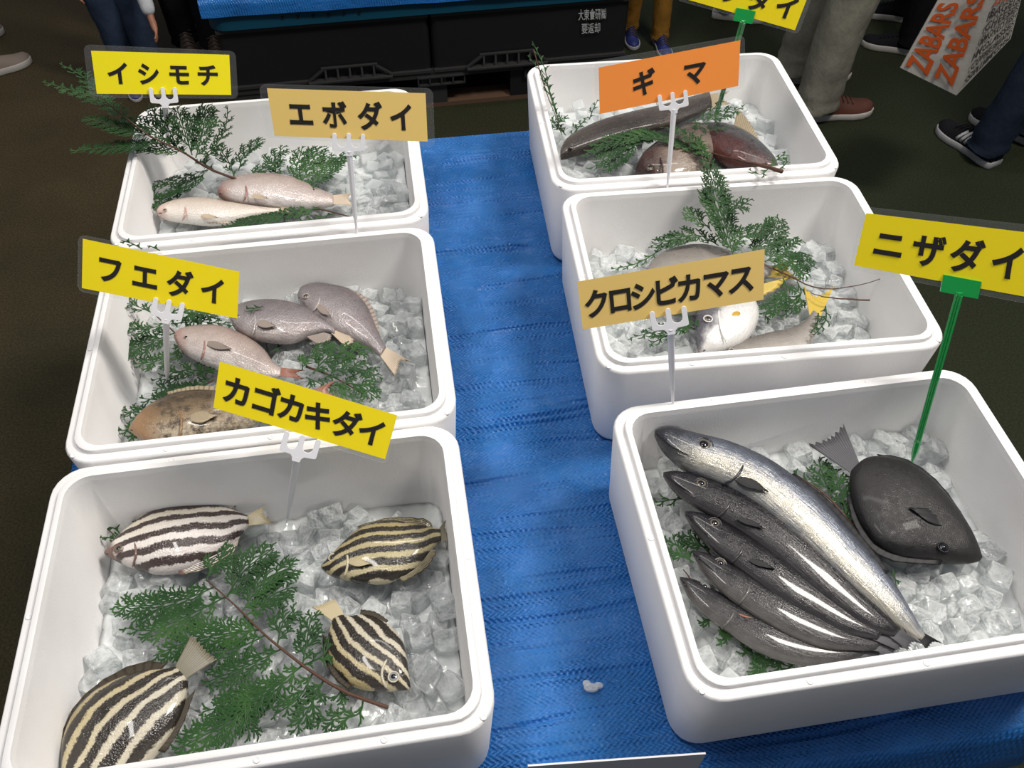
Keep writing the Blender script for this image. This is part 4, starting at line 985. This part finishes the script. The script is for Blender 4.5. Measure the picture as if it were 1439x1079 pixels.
# left end from the tray's corner in the picture, right end from the crate's corner
def u_at(x, y, z, v=0.0):
    p = pxp(x, y, pf(0, v), PV * -1); return (p - pf(0, v)).dot(PU), p.z
uL, _ = u_at(300, 45, .3); uR, _ = u_at(882, 60, .2); 
BLKP = mat('black_recycled_plastic', (.010, .010, .011), .42)
BLKP2 = mat('dark_grey_plastic', (.028, .028, .028), .5)
WOOD = mat('damp_wood', (.10, .055, .03), .7)
TEAL = mat('teal_plastic', (.006, .065, .115), .3)
LW = uR - uL; DPT = .85; zP = .155; zC = u_at(400, 36, 0)[1]; zTr = u_at(400, 15, 0)[1]
t = thing('pallet', 'dark plastic and wood pallet under the black crates behind the table', 'pallet', pf((uL + uR) / 2, 0), PTH)
mb = MB(); mb.box((0, DPT / 2, zP - .012), (LW, DPT, .024)); mb.build('deck', BLKP2, t, False)
for i in range(5):
    mb = MB(); mb.box((-LW / 2 + .06 + (LW - .12) * i / 4, DPT / 2, zP / 2 + .004), (.10, DPT - .01, zP - .032)); mb.build('block', BLKP2 if i % 2 == 0 else BLKP, t, False)
for yy in (.05, DPT / 2, DPT - .05):
    mb = MB(); mb.box((0, yy, .0095), (LW, .09, .018)); mb.build('bottom_board', WOOD if yy < .1 else BLKP2, t, False)
for x0 in (-.06, .36):
    fr_ = MB(); 
    for k in range(5): fr_.box((x0 + k * .045, -.004, zP - .034), (.006, .014, .034))
    fr_.box((x0 + .09, -.004, zP - .05), (.186, .014, .005)); fr_.box((x0 + .09, -.004, zP - .018), (.186, .014, .005)); fr_.build('fork_slot_frame', BLKP2, t, False)
NCR = 2; cw = LW / NCR
for i in range(NCR):
    cx = uL + cw * (i + .5); hC = zC - zP
    lab = 'black folding crate with white printed characters on its right end' if i == 1 else 'plain black crate with a slotted grip on the left of the stack'
    t = thing('crate', lab, 'crate', pf(cx, 0) + V((0, 0, zP)), PTH, 'black crates on the pallet')
    mb = MB(); w, d = cw / 2 - .003, DPT / 2 - .01
    vs_, fs_ = loft([rring(w - .01, d - .01, .02, 0), rring(w, d, .025, .01), rring(w, d, .025, hC - .002), rring(w - .015, d - .015, .02, hC - .002), rring(w - .018, d - .018, .02, .02)])
    mb.add([(x, y + d + .008, z) for x, y, z in vs_], fs_); mb.build('body', BLKP, t, False)
    gx = .10 if i == 0 else -.12
    # slotted grip: a sloping ledge with four slots, framed
    if i == 0: ua, za_ = u_at(490, 88, 0); 
    else: ua, za_ = u_at(712, 68, 0)
    gx = ua - cx
    fr_ = MB(); gw = .20; zb_ = .012; zt_ = .058
    fr_.box((gx, -.016, zb_), (gw * 2 * .66 + .05, .03, .006)); fr_.box((gx, -.006, zt_), (gw * 1.05, .012, .005))
    for k in range(5): fr_.box((gx - gw / 2 + .01 + k * (gw - .02) / 4, -.010, (zb_ + zt_) / 2), (.007, .012, zt_ - zb_), Matrix.Rotation(-.25, 3, 'X'))
    for s_ in (-1, 1): fr_.box((gx + s_ * (gw / 2 + .028), -.012, (zb_ + zt_) / 2), (.006, .014, .075), Matrix.Rotation(-s_ * .95, 3, 'Y'))
    fr_.build('grip', BLKP2, t, False)
    mb = MB(); mb.box((0, .003, hC - .006), (cw - .01, .014, .012)); mb.box((0, .003, .006), (cw - .01, .018, .010)); mb.build('rib', BLKP2, t, False)
    if i == 1:
        n_ = PV * -1; base = pf(0, -.0035)
        QT = [pxp(812.5, 13, base, n_), pxp(852, 11, base, n_), pxp(852, 27, base, n_), pxp(812.5, 29, base, n_)]
        QB = [pxp(817, 32.5, base, n_), pxp(844, 31, base, n_), pxp(844, 46, base, n_), pxp(817, 48, base, n_)]
        WH = mat('white_print', (.42, .43, .43), .5)
        inv = (Matrix.Translation(t.location) @ Matrix.Rotation(PTH, 4, 'Z')).inverted()
        for s_, Q_ in (('大東食研㈱', QT), ('要返却', QB)):
            for k, ch in enumerate(s_):
                m_ = len(s_); o = letter(t, ch, Q_, k / m_, 0, (k + 1) / m_, 1, WH, V(), n_, off=.012, lift=.0004)
                for v in o.data.vertices: v.co = inv @ v.co
t = thing('tray', 'teal plastic tray on top of the black crates', 'tray', pf((uL + uR) / 2, 0) + V((0, 0, zC + .001)), PTH)
hT = zTr - zC + .045
mb = MB(); vs_, fs_ = loft([rring(LW / 2 - .005, DPT / 2, .05, 0), rring(LW / 2 + .012, DPT / 2 + .015, .06, .004), rring(LW / 2 + .014, DPT / 2 + .017, .06, hT), rring(LW / 2 - .01, DPT / 2 - .01, .05, hT), rring(LW / 2 - .014, DPT / 2 - .014, .05, .012)])
mb.add([(x, y + DPT / 2, z) for x, y, z in vs_], fs_); mb.build('body', TEAL, t, False)
for k in range(6):
    uq, zq = u_at(397 + k * 21.5, 21.5 - k * 1.3, 0); mb = MB()
    mb.add(*[[(a, b, c) for a, b, c in loft([rring(.005, .005, .0045, 0, 2), rring(.005, .005, .0045, .002, 2)])[0]], loft([rring(.005, .005, .0045, 0, 2), rring(.005, .005, .0045, .002, 2)])[1]])
    o = mb.build('drain_hole', BLKP, t, False); o.rotation_euler = (math.pi / 2, 0, 0); o.location = (uq - (uL + uR) / 2, -.0175, zq - zC)
# blue sheet folded over the tray
vs = []; fs = []; n1, n2 = 60, 16
for j in range(n2 + 1):
    for i in range(n1 + 1):
        x = -LW / 2 - .022 + (LW + .044) * i / n1; f = j / n2
        wob = .012 * noise.noise(V((x * 4, f * 3, 5)))
        if j < 5: y = -.026 - .006 * (5 - j) / 5 + wob * .4; z = zTr + .0 + (.06) * j / 5 - .016 * (1 - j / 5) * (x / LW * 1.2) + .004 * noise.noise(V((x * 6, 0, 1)))
        else: y = -.02 + (DPT + .04) * (j - 5) / (n2 - 5); z = zTr + .066 + wob
        vs.append((x, y, z - zC))
for j in range(n2):
    for i in range(n1):
        a = j * (n1 + 1) + i; fs.append((a, a + 1, a + n1 + 2, a + n1 + 1))
o = link('tarpaulin', mesh('tarpaulin', vs, fs), TARP); o.location = t.location; o.rotation_euler = (0, 0, PTH)
tag(o, 'blue plastic sheet covering the teal tray at the top of the photo', 'tarpaulin')

# ------------------------------------------------------------------ people standing around
SKIN = mat('skin', (.34, .15, .09), .5, **{'Subsurface Weight': .0})
HAIR = mat('dark_hair', (.02, .015, .012), .6)
def cloth(name, c, wr=30, st=.5, c2=None):
    m = mat(name, c, .9, **{'Specular IOR Level': .12}); t = NT(m); k = t.coord()
    c2 = c2 or tuple(x * .75 for x in c)
    t.base(t.ramp(t.noise(k, 14, 4), [(.3, c2), (.7, c)])); b1 = t.bump(t.noise(t.coord(scale=(1, 1, .5)), wr, 4), st, .012); t.bump(t.noise(k, 900, 1), .3, .0008, b1); return m
DENIM = cloth('blue_denim', (.030, .046, .080)); DENIM2 = cloth('dark_denim', (.020, .030, .052)); KHAKI = cloth('khaki_cotton', (.22, .215, .17)); MUST = cloth('mustard_corduroy', (.24, .115, .018))
BLACKC = cloth('black_cloth', (.008, .008, .010)); GREYC = cloth('grey_cloth', (.30, .30, .32)); BRC = cloth('brown_cloth', (.055, .035, .022)); WHITEC = cloth('white_cotton', (.62, .64, .66))
RUB = mat('white_rubber_sole', (.42, .40, .36), .6); RUBG = mat('grey_rubber_sole', (.34, .34, .34), .6); LEA = mat('brown_leather', (.085, .028, .016), .45); BLS = mat('black_knit', (.008, .008, .010), .85, **{'Specular IOR Level': .15})
BEI = mat('beige_suede', (.20, .16, .13), .8); NAVY = mat('blue_shoe_fabric', (.012, .022, .13), .6); LACE = mat('lace', (.05, .03, .02), .7); STRW = mat('white_stripes', (.5, .5, .5), .5); DBR = mat('dark_brown_leather', (.035, .022, .015), .6)
def skin_chain(name, verts, edges, rads, m, parent, org, sub=2, rootv=0):
    me = bpy.data.meshes.new(name); me.from_pydata([tuple(V(v) - org) for v in verts], edges, []); o = link(name, me, None, parent)
    md = o.modifiers.new('s', 'SKIN'); md.use_smooth_shade = True
    sv = me.skin_vertices[0] if me.skin_vertices else None
    if sv is None:
        bm = bmesh.new(); bm.from_mesh(me); bm.verts.layers.skin.verify(); bm.to_mesh(me); bm.free(); sv = me.skin_vertices[0]
    for i, r in enumerate(rads):
        sv.data[i].radius = (r, r) if not hasattr(r, '__len__') else r
    sv.data[rootv].use_root = True
    o.modifiers.new('b', 'SUBSURF').levels = sub; o.modifiers['b'].render_levels = sub
    me.materials.append(m); return o
def shoe(parent, org, heel, d, L, upper, sole, laces=True, stripes=False, wide=.38, high=.085, soleh=.026):
    """heel: floor point at the back of the heel, d: direction of the toe"""
    d = V(d).normalized(); s = V((0, 0, 1)).cross(d); prof = [(0, .55), (.04, .72), (.15, .80), (.35, .74), (.52, .80), (.68, .96), (.82, .92), (.92, .70), (.98, .40), (1.0, .12)]
    def ringset(z, k=1.0, grow=0.0):
        R_ = []; Lh = L * wide / 2
        up = [(a, w) for a, w in prof]
        for a, w in up: R_.append(heel + d * (a * L * (1 - grow) + grow * L * .5) + s * (w * Lh * k) + V((0, 0, z)))
        for a, w in up[::-1]: R_.append(heel + d * (a * L * (1 - grow) + grow * L * .5) - s * (w * Lh * k) + V((0, 0, z)))
        return R_
    vs, fs = loft([ringset(.001, .94, .01), ringset(.006, 1.0), ringset(soleh, 1.0), ringset(soleh + .002, .96, .01)])
    mb = MB(org); mb.add(vs, fs); so = mb.build('sole', sole, parent); fix_normals(so)
    rs = []; n = 14; m = 14
    for i in range(n + 1):
        a = .015 + .975 * i / n
        w = 0
        for (a0, w0), (a1, w1) in zip(prof, prof[1:]):
            if a0 <= a <= a1: w = w0 + (w1 - w0) * (a - a0) / (a1 - a0)
        hgt = high * (1.0 if a < .36 else max(.42, 1 - (a - .36) * 1.35)) if a < .93 else high * (.42 * (1 - (a - .93) * 8))
        if a < .1: hgt *= .9
        ring = []
        for k in range(m + 1):
            th = math.pi * k / m; ring.append(heel + d * (a * L) + s * (w * .93 * L * wide / 2 * math.cos(th) * (1 - .25 * math.sin(th))) + V((0, 0, soleh - .003 + hgt * math.sin(th) ** .8)))
        rs.append(ring)
    vs = [p for r_ in rs for p in r_]; fs = [(i * (m + 1) + k, (i + 1) * (m + 1) + k, (i + 1) * (m + 1) + k + 1, i * (m + 1) + k + 1) for i in range(n) for k in range(m)]
    fs += [tuple(range(m + 1))[::-1], tuple(n * (m + 1) + k for k in range(m + 1))]
    mb = MB(org); mb.add(vs, fs); uo = mb.build('shoe_upper', upper, parent); fix_normals(uo)
    if laces:
        mb = MB(org)
        for k in range(5):
            a = .40 + .065 * k; hz = soleh + high * max(.42, 1 - (a - .36) * 1.35) + .0005
            c = heel + d * (a * L) + V((0, 0, hz)); w = .10 * L; mb.tube([c - s * w - V((0, 0, .008)), c, c + s * w * 1.0 - V((0, 0, .008)) + d * .012], .0022, 5)
        mb.build('laces', BLS if upper is BLS else LACE, parent)
    if stripes:
        for sg in (-1, 1):
            for k in range(3):
                mb = MB(org); a = .42 + .065 * k; wd = .74 * .93 * L * wide / 2
                pts = []
                for q_ in range(5):
                    th = math.radians(8 + q_ * 12); hgt = high * max(.42, 1 - (a - .36) * 1.35)
                    pts.append(heel + d * (a * L + .012 - .006 * q_) + s * sg * (wd * 1.05 * math.cos(th) * (1 - .25 * math.sin(th)) + .003) + V((0, 0, soleh - .003 + hgt * math.sin(th) ** .8 + .001)))
                mb.tube(pts, .0068, 5, .35, up=s * sg); mb.build('stripe', STRW, parent)
def person(label, feet, hgt, face_dir, trouser, top, shoes, legw=1.0, lean=(0, 0), handpose=None, socks=None, hipshift=(0, 0), shoekw=None, flare=1.0, group=None):
    """feet: two (heel point, toe direction); the figure stands over them"""
    fd = V(face_dir).normalized(); sd = V((0, 0, 1)).cross(fd)       # sd: the person's left
    k = hgt / 1.70; hs = [V(f[0]) for f in feet]; dirs = [V(f[1]).normalized() for f in feet]
    org = (hs[0] + hs[1]) / 2; org.z = 0; root = thing('person', label, 'person', org, 0, group)
    c = org + V((hipshift[0], hipshift[1], 0)); shl = shoekw or {}
    Ls = .165 * hgt * shl.get('kL', 1)
    ank = [h + d * Ls * .22 + V((0, 0, .10 * k)) for h, d in zip(hs, dirs)]
    # which foot is on the person's left
    o0 = (hs[0] - hs[1]).dot(sd) > 0
    hip = [c + sd * (.085 * k * (1 if o0 else -1)) + V((0, 0, .86 * k)), c + sd * (.085 * k * (-1 if o0 else 1)) + V((0, 0, .86 * k))]
    knee = [(a + h) / 2 + fd * .03 * k + V((0, 0, .01)) for a, h in zip(ank, hip)]
    ls = V((lean[0], lean[1], 0)); pel = c + V((0, 0, .93 * k)); ws = c + ls * .3 + V((0, 0, 1.08 * k)); ch = c + ls * .7 + V((0, 0, 1.28 * k)); nk = c + ls + V((0, 0, 1.44 * k)); hb = nk + V((0, 0, .07 * k)); hc = nk + V((0, 0, .17 * k)) + fd * .02 * k; ht = nk + V((0, 0, .25 * k)) + fd * .01
    sh = [nk + sd * .17 * k * q - V((0, 0, .06 * k)) for q in (1, -1)]
    el = [s_ + sd * .05 * k * q - V((0, 0, .29 * k)) for s_, q in zip(sh, (1, -1))]
    wr = [e + fd * .06 * k - V((0, 0, .25 * k)) for e in el]
    if handpose is not None: wr[handpose[0]] = V(handpose[1]); el[handpose[0]] = (sh[handpose[0]] + wr[handpose[0]]) / 2 + (V(handpose[2]) if len(handpose) > 2 else V())
    vts = [pel, ws, ch, nk, hb, hc, ht, hip[0], knee[0], ank[0], hip[1], knee[1], ank[1], sh[0], el[0], wr[0], sh[1], el[1], wr[1]]
    ed = [(0, 1), (1, 2), (2, 3), (3, 4), (4, 5), (5, 6), (0, 7), (7, 8), (8, 9), (0, 10), (10, 11), (11, 12), (2, 13), (13, 14), (14, 15), (2, 16), (16, 17), (17, 18)]
    rd = [.105, .10, .115, .055, .055, .092, .06, .085, .058, .038, .085, .058, .038, .05, .038, .026, .05, .038, .026]
    hands = [(15, wr[0], (wr[0] - el[0]).normalized(), 1), (18, wr[1], (wr[1] - el[1]).normalized(), -1)]
    rd = [r * k for r in rd]
    for wi, w, dd, q in hands:
        hn = w + dd * .075 * k; vts.append(hn); rd.append(.026 * k); hi = len(vts) - 1; ed.append((wi, hi))
        acr = dd.cross(sd).normalized()
        for fi, (off, ln) in enumerate(((-.030, .062), (-.010, .072), (.010, .067), (.028, .052))):
            a = hn + acr * off * k + dd * .022 * k; b = a + dd * ln * .5 * k - sd * q * .008 * k; e_ = b + dd * ln * .4 * k - sd * q * .018 * k
            n0 = len(vts); vts += [a, b, e_]; rd += [.0095 * k, .0085 * k, .007 * k]; ed += [(hi, n0), (n0, n0 + 1), (n0 + 1, n0 + 2)]
        a = w + dd * .035 * k - acr * .030 * k; b = a + (dd - acr).normalized() * .03 * k; e_ = b + dd * .028 * k
        n0 = len(vts); vts += [a, b, e_]; rd += [.0115 * k, .010 * k, .008 * k]; ed += [(wi, n0), (n0, n0 + 1), (n0 + 1, n0 + 2)]
    skin_chain('body', vts, ed, rd, SKIN, root, org, 1)
    # face and hair
    for q in (-1, 1):
        mb = MB(org); sphere_mb(mb, hc + fd * .088 * k + sd * .032 * k * q + V((0, 0, .005 * k)), .011 * k, 8, 6); mb.build('eye', INK, root)
        mb = MB(org); sphere_mb(mb, hc + sd * .094 * k * q, .022 * k, 8, 6, (.5, .5, 1.2)); mb.build('ear', SKIN, root)
    mb = MB(org); sphere_mb(mb, hc + fd * .10 * k - V((0, 0, .02 * k)), .016 * k, 8, 6, (1, 1, 1.5)); mb.build('nose', SKIN, root)
    mb = MB(org); sphere_mb(mb, hc + fd * .09 * k - V((0, 0, .055 * k)), .018 * k, 8, 6, (1.3, 1, .35)); mb.build('mouth', PINK, root)
    mb = MB(org); sphere_mb(mb, hc - fd * .022 * k + V((0, 0, .035 * k)), .108 * k, 14, 10, (1, 1, 1)); mb.build('hair', HAIR, root)
    # trousers: two folded legs that meet at the seat
    mb = MB(org); nn = 20
    for i in range(2):
        pts = []; rr = []; path = [hip[i] + V((0, 0, .07 * k)), hip[i], (hip[i] + knee[i]) / 2, knee[i], (knee[i] * .5 + ank[i] * .5), ank[i] * .9 + knee[i] * .1, ank[i] + V((0, 0, -.045 * k))]
        R_ = [.120, .112, .095, .078 * flare, .072 * flare, .068 * flare, .070 * flare]
        PP = catmull([tuple(p) + (r_ * k * legw,) for p, r_ in zip(path, R_)], 26)
        vs_ = []
        for j, q in enumerate(PP):
            for a in range(nn):
                th = 2 * math.pi * a / nn; rr_ = q[3] * (1 + .10 * noise.noise(V((math.cos(th) * 1.5, math.sin(th) * 1.5, j * .35 + i * 9))) + .06 * noise.noise(V((th * 2, j * .9, i + 4))))
                if j > 19: rr_ *= 1 + .05 * math.sin(j * 2.2 + th)
                vs_.append(V(q[:3]) + V((rr_ * math.cos(th), rr_ * math.sin(th), .01 * noise.noise(V((th, j, 3))))))
        fs_ = [(j * nn + a, j * nn + (a + 1) % nn, (j + 1) * nn + (a + 1) % nn, (j + 1) * nn + a) for j in range(25) for a in range(nn)] + [tuple(range(nn))[::-1]]
        mb.add(vs_, fs_)
    sphere_mb(mb, pel - V((0, 0, .02 * k)), .165 * k, 16, 10, (1.05, .85, .9)); tr = mb.build('trousers', trouser, root); fix_normals(tr)
    skin_chain('top', [ws - V((0, 0, .16 * k)), ws, ch, nk - V((0, 0, .05 * k)), sh[0], el[0], wr[0], sh[1], el[1], wr[1]], [(0, 1), (1, 2), (2, 3), (2, 4), (4, 5), (5, 6), (2, 7), (7, 8), (8, 9)],
               [q * k for q in (.165, .145, .15, .075, .075, .058, .048, .075, .058, .048)], top, root, org, 2)
    for h, d in zip(hs, dirs): shoe(root, org, h, d, Ls, shoes[0], shoes[1], shl.get('laces', True), shl.get('stripes', False), shl.get('wide', .38), shl.get('high', .075) * (k if hgt < 1.3 else 1), .026 * (k if hgt < 1.3 else 1))
    return root
def fl_(x, y, z=0): return px(x, y, z)
def dirpx(a, b, z=0.0):
    d = px(*b, z) - px(*a, z); d.z = 0; return d.normalized()
# jeans and black trainers at the right edge
person('person in dark blue jeans and black trainers with three white stripes, at the right edge', [(fl_(1397, 236), dirpx((1400, 238), (1320, 182))), (fl_(1462, 205), dirpx((1475, 215), (1412, 190)))], 1.72, dirpx((1400, 238), (1320, 182)),
       DENIM2, BLACKC, (BLS, RUBG), 1.05, shoekw={'stripes': True, 'kL': 1.0, 'high': .08}, hipshift=(.10, -.02), flare=.95)
person('person in loose khaki trousers and brown leather shoes', [(fl_(1118, 166), dirpx((1118, 166), (1225, 156))), (fl_(1090, 112), dirpx((1090, 112), (1180, 108)))], 1.70, dirpx((1118, 166), (1225, 156)),
       KHAKI, GREYC, (LEA, RUB), 1.05, shoekw={'kL': 1.12, 'high': .075}, hipshift=(.06, .02), flare=1.12)
person('person in black leggings and dark trainers behind the carrier bag', [(fl_(1290, 76), dirpx((1290, 76), (1232, 66))), (fl_(1282, 30), dirpx((1282, 30), (1228, 22)))], 1.55, dirpx((1290, 76), (1232, 66)),
       BLACKC, BLACKC, (BLS, RUB), .85, shoekw={'kL': .95, 'high': .06})
person('child in mustard trousers and blue shoes behind the black crates', [(fl_(922, 55), dirpx((922, 50), (940, 84))), (fl_(882, 42), dirpx((882, 38), (892, 72)))], 1.10, dirpx((882, 30), (900, 84)),
       MUST, GREYC, (NAVY, RUBG), .85, shoekw={'kL': 1.0})
person('person in dark clothes and white soled shoes behind the cut off sign', [(fl_(1000, 22), dirpx((1000, 20), (1035, 24))), (fl_(975, -20), dirpx((975, -20), (1010, -18)))], 1.6, dirpx((1000, 20), (1035, 24)),
       BLACKC, BLACKC, (RUBG, RUB), .8, shoekw={'kL': .9})
hp = pxy(212, 24, fl_(205, 128).y - .10)
person('toddler in blue jeans with a white sleeve and one hand hanging down', [(fl_(186, 118), dirpx((186, 118), (196, 150))), (fl_(220, 112), dirpx((220, 112), (230, 142)))], .92, dirpx((190, 112), (198, 150)),
       DENIM, WHITEC, (NAVY, RUB), 1.25, handpose=(0, hp, (.0, .0, 0)), shoekw={'kL': 1.0}, flare=1.0)
person('person in black trousers and dark brown boots beside the toddler', [(fl_(262, 62), dirpx((262, 62), (276, 96))), (fl_(303, 66), dirpx((303, 66), (312, 96)))], 1.6, dirpx((245, 78), (262, 112)),
       BLACKC, BLACKC, (DBR, DBR), .9, shoekw={'kL': 1.0, 'high': .10})
person('person standing outside the left edge with one beige shoe in view', [(fl_(-42, 116), dirpx((-42, 116), (38, 88))), (fl_(-80, 70), dirpx((-80, 70), (-10, 50)))], 1.65, dirpx((-42, 116), (38, 88)),
       BRC, GREYC, (BEI, RUB), .9, shoekw={'kL': .95, 'high': .055, 'laces': False})

# ------------------------------------------------------------------ printed carrier bag
yb = 2.45
A = pxy(1265, 95, yb); B = pxy(1344, 134, yb - .05); C_ = pxy(1392, 0, yb - .06); D_ = pxy(1318, 0, yb)
E_ = pxy(1420, 55, yb + .12); 
C_ = C_ + (C_ - B) * .35; D_ = D_ + (D_ - A) * .35; G_ = pxy(1445, -38, yb + .12)
BAGM = mat('white_bag_plastic', (.50, .47, .42), .35); tb = NT(BAGM); tb.bump(tb.noise(tb.coord(), 14, 3), .35, .008)
org = (A + B) / 2; t = thing('carrier_bag', 'white plastic carrier bag printed with big orange letters', 'bag', org)
back = (E_ - B)
def panel(name, q, nseg=10):
    nrm = (q[1] - q[0]).cross(q[3] - q[0]).normalized(); vs = []; fs = []
    if nrm.dot(CAM - q[0]) < 0: nrm = -nrm
    for s2 in (0, 1):
        for j in range(nseg + 1):
            for i in range(nseg + 1):
                a, b = i / nseg, j / nseg; w = .010 * noise.noise(V((a * 3, b * 3, s2 * 0))) * math.sin(math.pi * a) * math.sin(math.pi * b)
                vs.append(on_quad(q, a, b) - org + nrm * (w - .0015 * s2))
    n_ = nseg + 1; o_ = n_ * n_
    for j in range(nseg):
        for i in range(nseg):
            a = j * n_ + i; fs.append((a, a + 1, a + n_ + 1, a + n_)); fs.append((o_ + a, o_ + a + n_, o_ + a + n_ + 1, o_ + a + 1))
    o = link(name, mesh(name, vs, fs), BAGM, t); return nrm
FQ = [D_, C_, B, A]; nF = panel('front_panel', FQ)
SQ = [C_, G_, E_, B]; nS = panel('side_panel', SQ)
bk_ = A + back; dk = D_ + (G_ - C_)
panel('back_panel', [dk, G_, E_, bk_]); panel('far_side_panel', [D_, dk, bk_, A]); panel('bottom_panel', [A, B, E_, bk_])
hm = MB(org)
for P0, P1 in ((D_, C_), (dk, G_)):
    m_ = (P0 + P1) / 2; ax = (P1 - P0) * .3; hm.tube([m_ - ax, m_ - ax * .9 + V((0, 0, .12)), m_ + V((0, 0, .2)), m_ + ax * .9 + V((0, 0, .12)), m_ + ax], .006, 6, .4)
hm.build('handles', BAGM, t)
ORP = mat('orange_print', (.60, .10, .015), .5); BKP = mat('grey_black_print', (.06, .055, .05), .6)
letter(t, 'ZABARS', FQ, .06, .28, .46, .96, ORP, org, nF, .03, 'lettering', True, .004, True)
letter(t, 'ZABARS', FQ, .56, .20, .90, .95, ORP, org, nF, .03, 'lettering', True, .006, True)
for k, s_ in enumerate(('ZABARS', 'BAGELS', 'CHEESES', 'SMOKED FISH', 'MOLASSES', 'COFFEE BEANS', 'SALMON')):
    letter(t, s_, SQ, .08, .22 + k * .105, .92, .30 + k * .105, ORP if k == 0 else BKP, org, nS, .015, 'lettering', True, .006)
